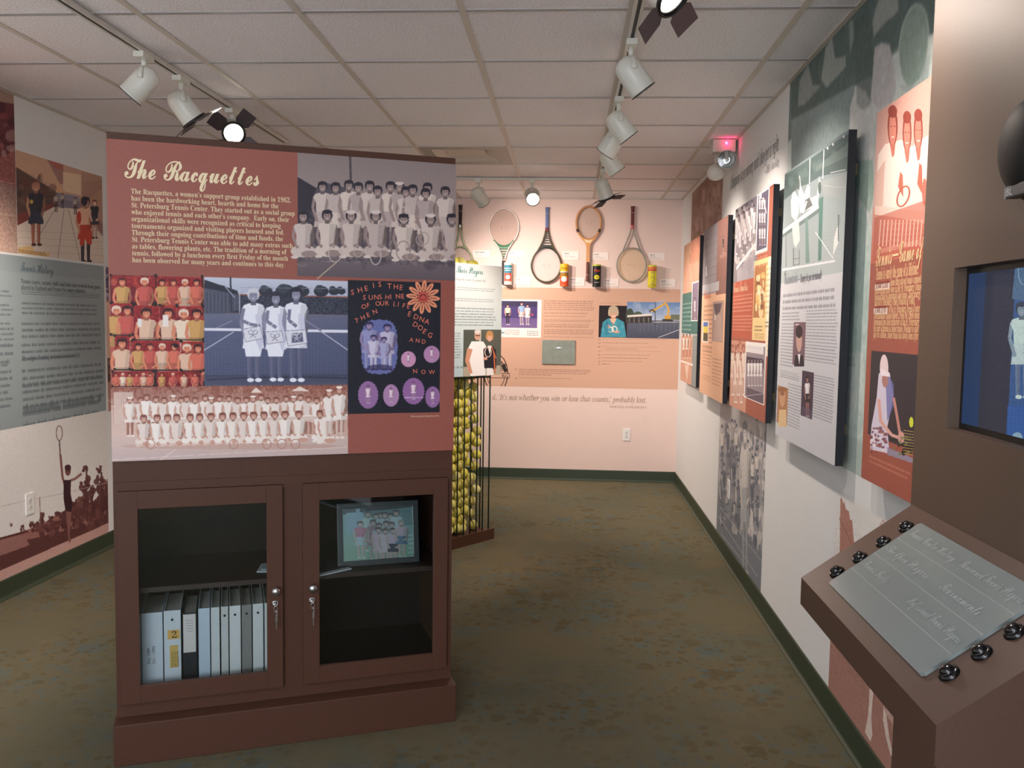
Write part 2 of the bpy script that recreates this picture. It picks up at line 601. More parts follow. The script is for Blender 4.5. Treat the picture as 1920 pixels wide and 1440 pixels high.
# ================================================================== ROOM SHELL
def carpet_mat():
    m = bpy.data.materials.new('patterned_carpet')
    m.use_nodes = True
    nt = m.node_tree
    b = nt.nodes['Principled BSDF']
    b.inputs['Roughness'].default_value = 0.95
    b.inputs['Specular IOR Level'].default_value = 0.1
    tc = nt.nodes.new('ShaderNodeTexCoord')

    def noise(scale, detail=4, rough=.6):
        n = nt.nodes.new('ShaderNodeTexNoise')
        n.inputs['Scale'].default_value = scale
        n.inputs['Detail'].default_value = detail
        n.inputs['Roughness'].default_value = rough
        nt.links.new(tc.outputs['Object'], n.inputs['Vector'])
        return n

    def mix(a, c, fac):
        x = nt.nodes.new('ShaderNodeMix')
        x.data_type = 'RGBA'
        for k, v in (('A', a), ('B', c)):
            if isinstance(v, tuple): x.inputs[k].default_value = v
            else: nt.links.new(v, x.inputs[k])
        if isinstance(fac, float): x.inputs['Factor'].default_value = fac
        else: nt.links.new(fac, x.inputs['Factor'])
        return x.outputs['Result']

    def mathn(op, a, c=None):
        x = nt.nodes.new('ShaderNodeMath')
        x.operation = op
        for i, v in enumerate((a, c)):
            if v is None: continue
            if isinstance(v, (int, float)): x.inputs[i].default_value = v
            else: nt.links.new(v, x.inputs[i])
        return x.outputs[0]
    big = noise(1.1, 3)
    col = mix(lin((110, 102, 80)), lin((100, 98, 80)), mathn('MULTIPLY', mathn('SUBTRACT', big.outputs['Fac'], .38), 4.0))
    rust = noise(2.7, 3)
    col = mix(col, lin((124, 108, 80)), mathn('MULTIPLY', mathn('SUBTRACT', rust.outputs['Fac'], .56), 3.0))
    clus = noise(1.5, 2)
    cl = mathn('MULTIPLY', mathn('SUBTRACT', clus.outputs['Fac'], .36), 4.5)
    cl2 = nt.nodes.new('ShaderNodeClamp')
    nt.links.new(cl, cl2.inputs[0])
    warp = noise(3.0, 2)
    for scale, rmax, seed in ((4.4, .36, 0), (9.0, .40, 3), (16.0, .44, 7), (26.0, .42, 9)):
        mp = nt.nodes.new('ShaderNodeMapping')
        mp.inputs['Location'].default_value = (seed * 1.7, seed * .9, 0)
        nt.links.new(tc.outputs['Object'], mp.inputs['Vector'])
        v = nt.nodes.new('ShaderNodeTexVoronoi')
        v.voronoi_dimensions = '2D'
        v.inputs['Scale'].default_value = scale
        v.inputs['Randomness'].default_value = 1.0
        nt.links.new(mp.outputs[0], v.inputs['Vector'])
        sp = nt.nodes.new('ShaderNodeSeparateColor')
        nt.links.new(v.outputs['Color'], sp.inputs[0])
        rad = mathn('MULTIPLY', sp.outputs[0], rmax)
        d = mathn('SUBTRACT', rad, v.outputs['Distance'])
        mk = nt.nodes.new('ShaderNodeClamp')
        nt.links.new(mathn('MULTIPLY', d, 14.0), mk.inputs[0])
        tone = mix(lin((96, 106, 96)), lin((84, 98, 100)), sp.outputs[1])
        tone = mix(tone, lin((92, 82, 56)), mathn('GREATER_THAN', sp.outputs[2], .55))
        al = mathn('MULTIPLY', mathn('MULTIPLY', mk.outputs[0], cl2.outputs[0]), .66)
        col = mix(col, tone, al)
    pile = noise(420, 3, .8)
    col = mix(col, lin((46, 42, 30)), mathn('MULTIPLY', mathn('SUBTRACT', pile.outputs['Fac'], .42), 1.6))
    nt.links.new(col, b.inputs['Base Color'])
    bp = nt.nodes.new('ShaderNodeBump')
    bp.inputs['Strength'].default_value = .6
    bp.inputs['Distance'].default_value = .004
    nt.links.new(pile.outputs['Fac'], bp.inputs['Height'])
    nt.links.new(bp.outputs[0], b.inputs['Normal'])
    return m


def ceiling_tile_mat():
    m = mat('ceiling_tile', (206, 202, 198), 0.95, spec=0.05)
    nt = m.node_tree
    b = nt.nodes['Principled BSDF']
    tc = nt.nodes.new('ShaderNodeTexCoord')
    n = nt.nodes.new('ShaderNodeTexNoise'); n.inputs['Scale'].default_value = 160; n.inputs['Detail'].default_value = 3
    nt.links.new(tc.outputs['Object'], n.inputs['Vector'])
    r = nt.nodes.new('ShaderNodeValToRGB')
    r.color_ramp.elements[0].position = .32; r.color_ramp.elements[0].color = lin((206, 203, 205))
    r.color_ramp.elements[1].position = .50; r.color_ramp.elements[1].color = lin((245, 243, 246))
    nt.links.new(n.outputs['Fac'], r.inputs[0]); nt.links.new(r.outputs[0], b.inputs['Base Color'])
    bp = nt.nodes.new('ShaderNodeBump'); bp.inputs['Strength'].default_value = .35; bp.inputs['Distance'].default_value = .002
    nt.links.new(n.outputs['Fac'], bp.inputs['Height']); nt.links.new(bp.outputs[0], b.inputs['Normal'])
    return m


floor = MB().box(XL - .1, YN - .1, -.1, XR + .1, YB + .1, 0).build('floor', carpet_mat(), kind='structure', label='olive brown carpet with scattered blue-green pebble spots')
wall_right = MB().box(XR, YN - .1, 0, XR + .1, YB + .1, ZC + .05).build('wall_right', WHITEP, kind='structure', label='white wall carrying printed murals and a row of panels')
wall_left = MB().box(XL - .1, YN - .1, 0, XL, YB + .1, ZC + .05).build('wall_left', WHITEP, kind='structure', label='white wall covered with printed tennis history murals')
wall_back = MB().box(XL, YB, 0, XR, YB + .1, ZC + .05).build('wall_back', PEACHP, kind='structure', label='pale peach far wall hung with tennis rackets')
wall_near = MB().box(XL, YN - .1, 0, XR, YN, ZC + .05).build('wall_near', WHITEP, kind='structure')
# ceiling: slab, separate lay-in tiles, exposed tee grid
ceiling = MB().box(XL - .1, YN - .1, ZC + .05, XR + .1, YB + .1, ZC + .12).build('ceiling', mat('ceiling_void', (90, 88, 85), .9), kind='structure', label='suspended ceiling of square white tiles in a white grid')
TILE = ceiling_tile_mat()
TEE = mat('ceiling_tee_enamel', (208, 200, 190), .6)
TEE2 = mat('ceiling_cross_tee_enamel', (176, 174, 174), .6)
tile_cache = {}
TW = .0055
cols = [GX + i * TL for i in range(-5, 4)]
rows = [GY + j * TL for j in range(-12, 9)]
xs = [XL] + [x for x in cols if XL + .02 < x < XR - .02] + [XR]
ys = [YN] + [y for y in rows if YN + .02 < y < YB - .02] + [YB]
DIFF = (GX - TL, GY + 4 * TL)
for i in range(len(xs) - 1):
    for j in range(len(ys) - 1):
        if abs(xs[i] - DIFF[0]) < .01 and abs(ys[j] - DIFF[1]) < .01: continue
        if any(abs((xs[i] + xs[i + 1]) / 2 - tx) < .62 and abs((ys[j] + ys[j + 1]) / 2 - ty) < .3 for tx, ty in FILL_TROFF): continue
        w, d = xs[i + 1] - xs[i] - 2 * TW, ys[j + 1] - ys[j] - 2 * TW
        k = (round(w, 3), round(d, 3))
        if k not in tile_cache:
            mb = MB()
            r = .006
            mb.add([(0, 0, 0.004), (w, 0, 0.004), (w, d, 0.004), (0, d, 0.004), (r, r, 0), (w - r, r, 0), (w - r, d - r, 0), (r, d - r, 0), (0, 0, .016), (w, 0, .016), (w, d, .016), (0, d, .016)],
                   [(4, 7, 6, 5), (0, 4, 5, 1), (1, 5, 6, 2), (2, 6, 7, 3), (3, 7, 4, 0), (0, 1, 9, 8), (1, 2, 10, 9), (2, 3, 11, 10), (3, 0, 8, 11), (8, 9, 10, 11)])
            tile_cache[k] = mb.mesh('ceiling_tile', TILE)
        o = bpy.data.objects.new('ceiling_tile', tile_cache[k])
        o.location = (xs[i] + TW, ys[j] + TW, ZC + .0015)
        COL.objects.link(o)
        o.parent = ceiling
for x in xs[1:-1]:
    MB().box(x - .012, YN, ZC - .0025, x + .012, YB, ZC + .0012).box(x - .002, YN, ZC, x + .002, YB, ZC + .03).build('ceiling_tee_bar', TEE, ceiling)
for y in ys[1:-1]:
    MB().box(XL, y - .012, ZC - .002, XR, y + .012, ZC + .0014).box(XL, y - .002, ZC, XR, y + .002, ZC + .03).build('ceiling_cross_tee', TEE2, ceiling)
MB().box(XR - .02, YN, ZC - .003, XR, YB, ZC + .001).build('ceiling_wall_angle', TEE, ceiling)
MB().box(XL, YN, ZC - .003, XL + .02, YB, ZC + .001).build('ceiling_wall_angle', TEE, ceiling)
MB().box(XL, YB - .02, ZC - .003, XR, YB, ZC + .001).build('ceiling_wall_angle', TEE, ceiling)
# baseboards (cove vinyl with a thin lip)


def baseboard(name, P0, P1, n):
    P0 = Vector((*P0, 0)); P1 = Vector((*P1, 0)); n = Vector((*n, 0))
    prof = [(0, 0.001), (.020, .001), (.020, .004), (.010, .012), (.0075, .020), (.0065, .100), (.004, .104), (0, .104)]
    vs = []
    for P in (P0, P1):
        vs += [tuple(P + n * a + Vector((0, 0, z))) for a, z in prof]
    k = len(prof)
    fs = [(i, (i + 1) % k, k + (i + 1) % k, k + i) for i in range(k)] + [tuple(range(k)), tuple(range(2 * k - 1, k - 1, -1))]
    return MB().add(vs, fs).build(name, GREENB, kind='structure')


baseboard('baseboard_right', (XR, YN), (XR, YB), (-1, 0))
baseboard('baseboard_left', (XL, YB), (XL, YN), (1, 0))
baseboard('baseboard_back', (XR, YB), (XL, YB), (0, -1))

# troffer bodies for the added fill lamps, unseen behind the camera
tr0 = None
for tx, ty in FILL_TROFF:
    t = empty('fill_troffer', (tx, ty, ZC - .004), label='added white fill troffer in the ceiling behind the viewer', cat='ceiling light', group='fluorescent troffers') if tr0 is None else empty('fill_troffer', (tx, ty, ZC - .004), label='added white fill troffer nearest the rear wall behind the viewer', cat='ceiling light', group='fluorescent troffers')
    tr0 = t
    MB().box(-.6, -.3, 0, .6, -.26, .012).box(-.6, .26, 0, .6, .3, .012).box(-.6, -.26, 0, -.56, .26, .012).box(.56, -.26, 0, .6, .26, .012).build('frame', PLATEW, t)
    MB().box(-.56, -.26, .006, .56, .26, .01).build('diffuser', mat('fill_troffer_lens', (225, 235, 245), .4, emit=.8), t)

# air diffuser in the ceiling
dz = ZC
t = empty('ceiling_diffuser', (DIFF[0] + TL / 2, DIFF[1] + TL / 2, dz), label='square grey air diffuser set into the ceiling above the ball column', cat='vent')
mb = MB()
a, b2 = TL / 2 - .01, TL / 2 - .085
for (x0, y0, x1, y1) in ((-a, -a, a, -b2), (-a, b2, a, a), (-a, -b2, -b2, b2), (b2, -b2, a, b2)):
    mb.box(x0, y0, -.001, x1, y1, .004)
mb.build('border', mat('grey_galvanised', (150, 150, 142), .5), t)
c = .17
mb = MB()
mb.add([(-b2, -b2, .002), (b2, -b2, .002), (b2, b2, .002), (-b2, b2, .002), (-.1, -.1, .035), (.1, -.1, .035), (.1, .1, .035), (-.1, .1, .035)],
       [(0, 1, 5, 4), (1, 2, 6, 5), (2, 3, 7, 6), (3, 0, 4, 7)])
mb.build('throat_cone', mat('diffuser_cream', (205, 200, 190), .6), t)
MB().box(-.1, -.1, .035, .1, .1, .04).build('duct_opening', mat('duct_dark', (60, 66, 68), .7), t)
MB().bbox(-.13, -.19, .008, .13, .04, .012, .002).build('face_plate', mat('diffuser_plate', (200, 194, 182), .6), t)


# ================================================================== OUTLETS
def outlet(O, X, N, label):
    """duplex receptacle; O centre, X right"""
    rz = math.atan2(X[1], X[0])
    t = empty('wall_outlet', O, rz, label, 'outlet')
    MB().bbox(-.035, -.006, -.057, .035, 0, .057, .002).build('cover_plate', PLATEW, t)
    for z in (-.02, .02):
        r = MB().prism([(.0155 * math.cos(k * PI / 8), .0135 * math.sin(k * PI / 8)) for k in range(16)], 0, .0015, M=Matrix.Translation((0, -.006, z)) @ Matrix.Rotation(PI / 2, 4, 'X')).build('receptacle', mat('receptacle_plastic', (214, 214, 210), .35), t)
        MB().box(-.0065, -.0082, z - .004, -.005, -.0073, z + .005).box(.005, -.0082, z - .003, .0065, -.0073, z + .004).box(-.0012, -.0082, z - .0095, .0012, -.0073, z - .0065).build('slots', SLOT, r)
    MB().lathe([(0.003, 0), (.003, .001), (0, .0015)], 8, M=Matrix.Translation((0, -.006, 0)) @ Matrix.Rotation(PI / 2, 4, 'X')).build('screw', METAL, t)


outlet((.547, YB, .441), (1, 0, 0), (0, -1, 0), 'white duplex outlet low on the far peach wall')
outlet((XR, 5.33, .456), (0, -1, 0), (-1, 0, 0), 'white duplex outlet on the right wall over a crowd mural')
outlet((XL, 4.385, .452), (0, 1, 0), (1, 0, 0), 'white duplex outlet on the left wall beside the printed treeline')

# ================================================================== TRACK LIGHTING
TRK = mat('track_white', (208, 206, 198), .4)
ZT = ZC - .0025


def track(name, P0, P1, label, y_side=True):
    P0 = Vector(P0); P1 = Vector(P1)
    d = (P1 - P0); L = d.length
    rz = math.atan2(d.y, d.x)
    t = empty(name, (P0.x, P0.y, ZT), rz, label, 'track')
    MB().box(0, -.018, -.018, L, -.007, 0).box(0, .007, -.018, L, .018, 0).box(0, -.007, -.004, L, .007, 0).build('rail', TRK, t)
    MB().box(.02, -.0065, -.0155, L - .02, .0065, -.0045).build('conductor_slot', BLACK, t)
    MB().bbox(-.012, -.02, -.02, .02, .02, 0, .003).build('end_cap', TRK, t)
    return t


track('lighting_track', (-1.822, 1.6, 0), (-1.822, 5.45, 0), 'white track with dark slot on the ceiling above the left-hand aisle')
track('lighting_track', (.222, 1.6, 0), (.222, 6.80, 0), 'long white track on the ceiling running down the right-hand aisle')
track('lighting_track', (.205, 6.82, 0), (-2.6, 6.82, 0), 'white track crossing the ceiling in front of the far wall')

LENS = bpy.data.materials.new('lit_lamp_lens')
LENS.use_nodes = True
_b = LENS.node_tree.nodes['Principled BSDF']
_b.inputs['Emission Color'].default_value = (1, .93, .82, 1)
_b.inputs['Emission Strength'].default_value = 14
REFL = mat('lamp_reflector', (225, 225, 220), .12, metal=1.0)
HOUS_BLACK = mat('lamp_ring_black', (26, 24, 26), .5)
BARN = mat('barn_door_black', (66, 56, 60), .45)


def track_head(mx, my, drop, d, label, barn=False, power=30, ang=62, roll=0.0, ext=0.0, flare=80, size=1.0, blend=.7, col=WARM):
    t = empty('track_light', (mx, my, ZT - .018), 0, label, 'track light')
    zc = -drop
    d = Vector(d).normalized()
    MB().bbox(-.022, -.05, -.024, .022, .05, .0, .003).build('track_adapter', LAMPW, t)
    arm = MB().tube([(0, 0, -.02), (0, 0, zc + .058)], .011, 10)
    arm.build('stem', LAMPW, t)
    A = axis_mat(d, (0, 0, zc)) @ Matrix.Scale(size, 4)
    # yoke: curved strap from stem down each flank of the housing
    side = (A.to_3x3() @ Vector((1, 0, 0))).normalized()
    yk = MB()
    for sg in (-1, 1):
        p = [Vector((0, 0, zc + .060)), Vector((0, 0, zc + .052)) + side * sg * .035, Vector((0, 0, zc + .02)) + side * sg * .0565, Vector((0, 0, zc)) + side * sg * .0575]
        yk.tube(p, [.009, .010, .011, .012], 8, flat=.35, nrm=side * 1.0)
    yk.build('yoke', LAMPW, t)
    h = MB().lathe([(0, .062), (.022, .060), (.038, .050), (.048, .034), (.0525, .012), (.053, -.02), (.053, -.078), (.0545, -.080), (.0545, -.088), (.051, -.088), (.050, -.060), (.044, -.04), (.02, -.02), (0, -.018)], 28, M=A)
    hs = h.build('housing', LAMPW, t)
    MB().lathe([(.0548, -.0865), (.0555, -.0895), (.0500, -.0900), (.0495, -.086)], 28, M=A).build('bezel', HOUS_BLACK, t)
    MB().lathe([(.047, -.052), (.030, -.036), (.012, -.030)], 24, M=A).build('reflector', REFL, t)
    MB().lathe([(.040, -.060), (.030, -.064), (0, -.066)], 24, M=A).build('lens', LENS, t)
    if barn:
        rg = MB().lathe([(.056, -.082), (.062, -.086), (.062, -.096), (.054, -.098)], 28, M=A).build('barn_ring', HOUS_BLACK, t)
        for k in range(4):
            R = A @ Matrix.Rotation(roll + k * PI / 2, 4, 'Z') @ Matrix.Translation((0, .058, -.094)) @ Matrix.Rotation(-math.radians(90 - flare), 4, 'X')
            b = MB()
            o_ = [(-.026, 0), (.026, 0), (.040, .014), (.040, .082), (-.040, .082), (-.040, .014)]
            b.add([(x_, y_, 0) for x_, y_ in o_] + [(x_, y_, .0015) for x_, y_ in o_],
                  [(5, 4, 3, 2, 1, 0), (6, 7, 8, 9, 10, 11)] + [(i, (i + 1) % 6, 6 + (i + 1) % 6, 6 + i) for i in range(6)], M=R)
            b.build('barn_door', BARN, t)
    if power:
        l = bpy.data.lights.new('track_lamp', 'SPOT')
        l.energy = power * SPOT
        l.spot_size = math.radians(ang)
        l.spot_blend = blend
        l.shadow_soft_size = .035
        l.color = col
        o = bpy.data.objects.new('track_lamp', l)
        COL.objects.link(o)
        W = Matrix.Translation((mx, my, ZT - .018)) @ axis_mat(d, (0, 0, zc)) @ Matrix.Translation((0, 0, -.10 * size))
        o.matrix_world = W
    return t


TX, RX = -1.822, .222
track_head(TX, 3.62, .112, (-.66, -.12, -.75), 'white cylinder track light, nearest on the left ceiling track, aimed at the left wall', power=90, ang=105)
track_head(TX, 3.97, .120, (.50, .36, -.76), 'white track light with four black barn doors on the left track, aimed sideways', barn=True, power=26, roll=.15, ang=80)
track_head(TX, 4.58, .108, (.42, -.86, -.36), 'lit track light with black barn doors shining towards the viewer above the exhibit board', barn=True, power=20, roll=.6)
track_head(RX, 2.58, .120, (.62, -.42, -.66), 'glowing barn-door track light at the top edge, nearest on the right track', barn=True, power=24, roll=.35, ang=95)
track_head(RX, 3.50, .118, (.60, .12, -.80), 'largest plain white cylinder track light on the right-hand track', power=40, ang=100)
track_head(RX, 4.36, .122, (.62, .12, -.78), 'white cylinder track light, second plain one along the right-hand track', power=40, ang=100)
track_head(RX, 4.70, .128, (-.55, .30, -.78), 'white cylinder track light on the right-hand track turned towards the ball column', power=95, ang=75)
track_head(RX, 5.30, .122, (.58, .14, -.80), 'white cylinder track light, farthest plain one on the right-hand track', power=40, ang=100)
track_head(RX, 6.34, .120, (.36, .30, -.86), 'white track light with black barn doors at the far end of the right track', barn=True, power=70, roll=.2, ang=100)
track_head(-.735, 6.82, .115, (.40, .70, -.60), 'white cylinder track light aimed at the rackets, left on the crossing track', power=50, ang=120, blend=1)
track_head(-.310, 6.82, .115, (.10, -.84, -.48), 'lit white track light facing the viewer in front of the blue-handled racket', power=24)
track_head(-1.30, 6.82, .115, (.62, .42, -.80), 'white track light on the crossing track hidden behind the exhibit board', power=120, ang=110, blend=1)
track_head(RX, 1.95, .150, (.66, .30, -.68), 'white track light above the desk exhibit, overhead of the view', power=30, ang=95)
track_head(TX, 1.95, .130, (-.70, .25, -.66), 'added white track light on the left track, unseen above the view', power=80, ang=105)  # extra head added out of view to brighten the left wall

# ================================================================== EMERGENCY LIGHT
e = empty('emergency_light', (.925, 5.42, ZC - .003), 0, 'white ceiling emergency light with two round lamps and a red indicator', 'emergency light')
MB().bbox(-.075, -.035, -.075, .062, .075, 0, .006).build('battery_housing', mat('aged_white_plastic', (205, 200, 190), .4), e)
mled = bpy.data.materials.new('red_indicator'); mled.use_nodes = True
mled.node_tree.nodes['Principled BSDF'].inputs['Emission Color'].default_value = (1, .02, .12, 1)
mled.node_tree.nodes['Principled BSDF'].inputs['Emission Strength'].default_value = 40
MB().lathe([(.0045, 0), (.004, .004), (0, .006)], 10, M=Matrix.Translation((.005, -.035, -.022)) @ Matrix.Rotation(PI / 2, 4, 'X')).build('indicator_lamp', mled, e)
ll = bpy.data.lights.new('indicator_glow', 'POINT'); ll.energy = .035; ll.color = (1, .02, .15); ll.shadow_soft_size = .004
lo = bpy.data.objects.new('indicator_glow', ll); lo.location = (.935, 5.365, ZC - .03); COL.objects.link(lo)
for k, (cx, cy, cz, d) in enumerate([(.008, -.055, -.125, (-.10, -1, -.12)), (-.035, .06, -.185, (.25, .9, -.45))]):
    A = axis_mat(d, (cx, cy, cz))
    hh = MB().lathe([(0, .058), (.025, .054), (.045, .036), (.055, .008), (.057, -.004), (.0545, -.006), (.053, 0)], 28, M=A).build('lamp_head', mat('aged_white_plastic', (205, 200, 190), .4), e, label='round lamp head with bright reflector' if k == 0 else 'round lamp head seen from behind')
    MB().lathe([(.053, -.004), (.048, .014), (.034, .034), (.014, .044), (.010, .040)], 28, M=A).build('reflector', CHROME, hh)
    MB().lathe([(.010, .040), (.010, .006), (0, .003)], 12, M=A).build('bulb', mat('bulb_glass', (235, 235, 230), .1), hh)
    MB().lathe([(.0545, -.006), (0, -.010)], 28, M=A).build('lens', GLASS, hh)
    MB().tube([(cx, cy + (.02 if k == 0 else 0), -.07), (cx, cy + .02, cz + .02), (cx, cy, cz)], .012, 8).build('neck', mat('aged_white_plastic', (205, 200, 190), .4), hh)

# ================================================================== THE CABINET WITH THE EXHIBIT BOARD
CB = np.array([-1.450, 2.606, 0.])
CA = math.radians(22.26)
CX = np.array([math.cos(CA), math.sin(CA), 0.]); CY = np.array([-math.sin(CA), math.cos(CA), 0.]); CN = -CY
cab = empty('display_cabinet', tuple(CB), CA, 'brown cabinet with two glass doors carrying a tall exhibit board', 'cabinet')
CW, CD = 1.1485, .52
FY = .065                       # carcass front plane


def cl(u, v, y):
    q = hit(u, v, CB + CY * y, CY) - CB
    return float(q @ CX), float(q[2])


MB().bbox(0, 0, 0, CW, CD + .04, .138, .004).build('plinth', BROWN, cab)
# carcass around the cupboard space: sides, centre stile, rails, back, floor, shelf
z0, z1, zt = .138, .925, 2.046
MB().box(.006, FY + .018, z0, .026, CD, z1).build('side_panel', BROWN, cab)
MB().box(CW - .026, FY + .018, z0, CW - .006, CD, z1).build('side_panel', BROWN, cab)
MB().box(.026, CD - .02, z0, CW - .026, CD, z1).build('back_panel', SHADE_IN, cab)
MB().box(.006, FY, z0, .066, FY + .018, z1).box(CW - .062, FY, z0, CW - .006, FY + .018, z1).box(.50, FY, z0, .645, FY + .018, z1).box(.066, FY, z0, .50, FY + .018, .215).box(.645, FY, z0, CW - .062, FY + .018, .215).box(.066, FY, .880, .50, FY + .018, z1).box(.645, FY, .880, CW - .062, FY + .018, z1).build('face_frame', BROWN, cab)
MB().box(.026, FY + .018, z0, CW - .026, CD - .02, .200).build('bottom_panel', SHADE_IN, cab)
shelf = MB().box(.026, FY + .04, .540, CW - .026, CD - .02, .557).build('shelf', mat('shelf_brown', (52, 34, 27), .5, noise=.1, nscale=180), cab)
# solid upper column that carries the board
MB().bbox(.006, FY, z1, CW - .006, CD, zt, .002).build('upper_column', BROWN, cab)
# doors
DY = .045


def door(x0, x1, knob_left):
    zb, zt_ = .186, .897
    f = MB()
    gx0, gx1, gz0, gz1 = x0 + .060, x1 - .053, .245, .838
    if knob_left: gx0, gx1 = x0 + .056, x1 - .052
    r = .0015
    f.bbox(x0, DY, zb, gx0, FY - .001, zt_, r).bbox(gx1, DY, zb, x1, FY - .001, zt_, r).bbox(gx0, DY, zb, gx1, FY - .001, gz0, r).bbox(gx0, DY, gz1, gx1, FY - .001, zt_, r)
    d = f.build('door', BROWN, cab)
    MB().box(gx0 - .004, DY + .012, gz0 - .004, gx1 + .004, DY + .015, gz1 + .004).build('glass_pane', GLASS, d)
    kx = x0 + .032 if knob_left else x1 - .024
    R = lambda x, z: Matrix.Translation((x, DY, z)) @ Matrix.Rotation(PI / 2, 4, 'X')
    MB().lathe([(.006, 0), (.006, .008), (.011, .011), (.0150, .017), (.0152, .022), (.012, .027), (.006, .0295), (0, .030)], 24, M=R(kx, .532)).build('knob', METAL, d)
    k = MB().lathe([(.0115, 0), (.0115, .004), (.0095, .007), (.0085, .0075), (.0085, .004), (0, .004)], 20, M=R(kx - .002, .487)).build('lock', CHROME, d)
    kk = MB()
    kk.box(kx - .003, DY - .024, .4835, kx - .001, DY - .004, .4905)
    kk.tube([(kx - .002 + .006 * math.cos(a * PI / 8), DY - .028, .474 + .0115 * math.sin(a * PI / 8)) for a in range(16)], .0012, 6, closed=True)
    kk.build('key_in_lock', METAL, d)
    k2 = MB()
    k2.tube([(kx + .004 * math.cos(a * PI / 6), DY - .030, .462 + .009 * math.sin(a * PI / 6)) for a in range(12)], .0009, 6, closed=True)
    k2.box(kx - .0035, DY - .031, .432, kx + .0035, DY - .029, .452).box(kx - .0015, DY - .031, .405, kx + .0015, DY - .029, .433)
    k2.build('spare_key', METAL, d)
    return d


door(.020, .538, False)
door(.606, 1.122, True)

# ---- the printed board
board = Print(CB + CX * .006 + CY * (FY - .010) + np.array([0, 0, 2.022]), CX, CW - .012, 2.022 - .996, 1000, (150, 88, 76), N=CN)
B = board
RUST = (150, 86, 74)
CREAM = (226, 206, 168)
MB().box(.006, FY - .010, .996, CW - .006, FY, 2.022).build('board_backing', mat('board_edge_brown', (84, 52, 44), .6), cab)

# group photo, top right
B.grad(557.5, 281, 857, 524, (138, 124, 122), (176, 158, 152))
B.grad(557.5, 430, 857, 500, (150, 134, 130), (92, 84, 90))
B.grad(557.5, 486, 857, 526, (112, 100, 106), (96, 86, 92))
B.poly([(558, 333), (560, 333), (612, 364), (622, 420), (558, 420)], (52, 48, 58))
B.rect(558, 394, 620, 470, (70, 64, 72))
B.line([(656, 288), (658, 352)], 4.2, (78, 72, 78))
B.poly([(590, 360), (600, 340), (648, 352), (648, 372), (590, 372)], (82, 76, 84))
B.noise(558, 395, 857, 500, .05, 4)
B.blobs(560, 440, 850, 498, 46, 4, 16, [(60, 56, 66), (78, 72, 80), (140, 126, 122)], .35)
SEP = dict(hair=(44, 40, 50), skin=(152, 132, 128), shoe=(214, 200, 192))
TOPS = [(206, 190, 182), (190, 174, 168), (214, 198, 188), (176, 160, 156)]
for i, (x, y) in enumerate([(1170, 345), (1240, 350), (1310, 338), (1360, 350), (1420, 342), (1462, 368), (1530, 345), (1578, 346), (1612, 372), (1648, 362), (1726, 352), (1716, 382), (1820, 372)]):
    u, v = 190 + x / 2.8235, 230 + y / 2.8235
    B.person(u, v + 121, 132, top=TOPS[i % 4], skirt=TOPS[(i + 1) % 4], legs=(96, 84, 90), cap=(206, 192, 186) if i in (7,) else None, **SEP)
for i, (x, y) in enumerate([(1068, 484), (1855, 500), (1195, 480), (1322, 482), (1452, 482), (1600, 500), (1742, 500)]):
    u, v = 190 + x / 2.8235, 230 + y / 2.8235
    B.person(u, v + 84, 92, top=TOPS[i % 3], kneel=True, racket=i >= 3, cap=(212, 198, 190) if i in (3, 4, 6) else None, **SEP)
B.line([(594, 523), (636, 487)], 1.6, (206, 186, 160))
B.ring(628, 476, 12, 15, 2, (190, 176, 170)); B.ring(704, 480, 10, 16, 2, (196, 182, 176)); B.ring(756, 470, 13, 18, 2, (150, 136, 134)); B.ring(792, 448, 11, 13, 2, (170, 154, 150), rot=.7); B.ring(757, 402, 12, 14, 1.6, (196, 182, 176))

# colour snapshots collage
B.rect(206.5, 515, 383, 725, (30, 18, 20))
snaps = [(208, 516, 292, 567, 2), (293, 518, 379, 571, 4), (208, 568, 249, 627, 2), (250, 572, 299, 636, 1), (300, 572, 331, 636, 1), (332, 574, 381, 636, 2), (215, 629, 243, 692, 1), (248, 638, 338, 693, 4), (340, 640, 382, 694, 2), (211, 696, 288, 724, 6), (293, 696, 376, 724, 4)]
for x0, y0, x1, y1, n in snaps:
    B.grad(x0, y0, x1, y1, (150, 34, 36), (112, 20, 30))
    B.noise(x0, y0, x1, y1, .07, 3, (1, .6, .6))
    B.blobs(x0 + 3, y0 + 3, x1 - 3, y1 - 3, 12, 3, 9, [(190, 80, 60), (120, 24, 34), (212, 130, 90), (86, 14, 26)], .45)
    for k in range(n):
        u = x0 + (x1 - x0) * (k + .5) / n
        hh = (y1 - y0) * (2.0 if n <= 2 else 1.55)
        tc = [(224, 186, 160), (214, 110, 90), (236, 214, 190), (206, 158, 96), (200, 90, 80)][(k + x0) % 5]
        B.person(u, y0 + (y1 - y0) * .14 + hh * .98, hh, top=tc, skirt=[c * .85 for c in tc], hair=[(90, 30, 30), (222, 200, 180), (60, 18, 24)][(k + y0) % 3], skin=(216, 132, 100), legs=(190, 90, 80), sq=1.15)
    if y1 > y0:   # round the corners back to black, and clip below
        B.rect(x0 - 2, y1, x1 + 2, y1 + 2, (30, 18, 20))
for x0, y0, x1, y1, n in snaps:
    for cx, cy in ((x0, y0), (x1, y0), (x0, y1), (x1, y1)):
        B.ell(cx, cy, 2.5, 2.5, (30, 18, 20))
B.rect(258, 597, 266, 612, (230, 225, 220)); B.rect(305, 590, 316, 612, (236, 226, 218)); B.ell(330, 648, 5, 4, (40, 16, 18))

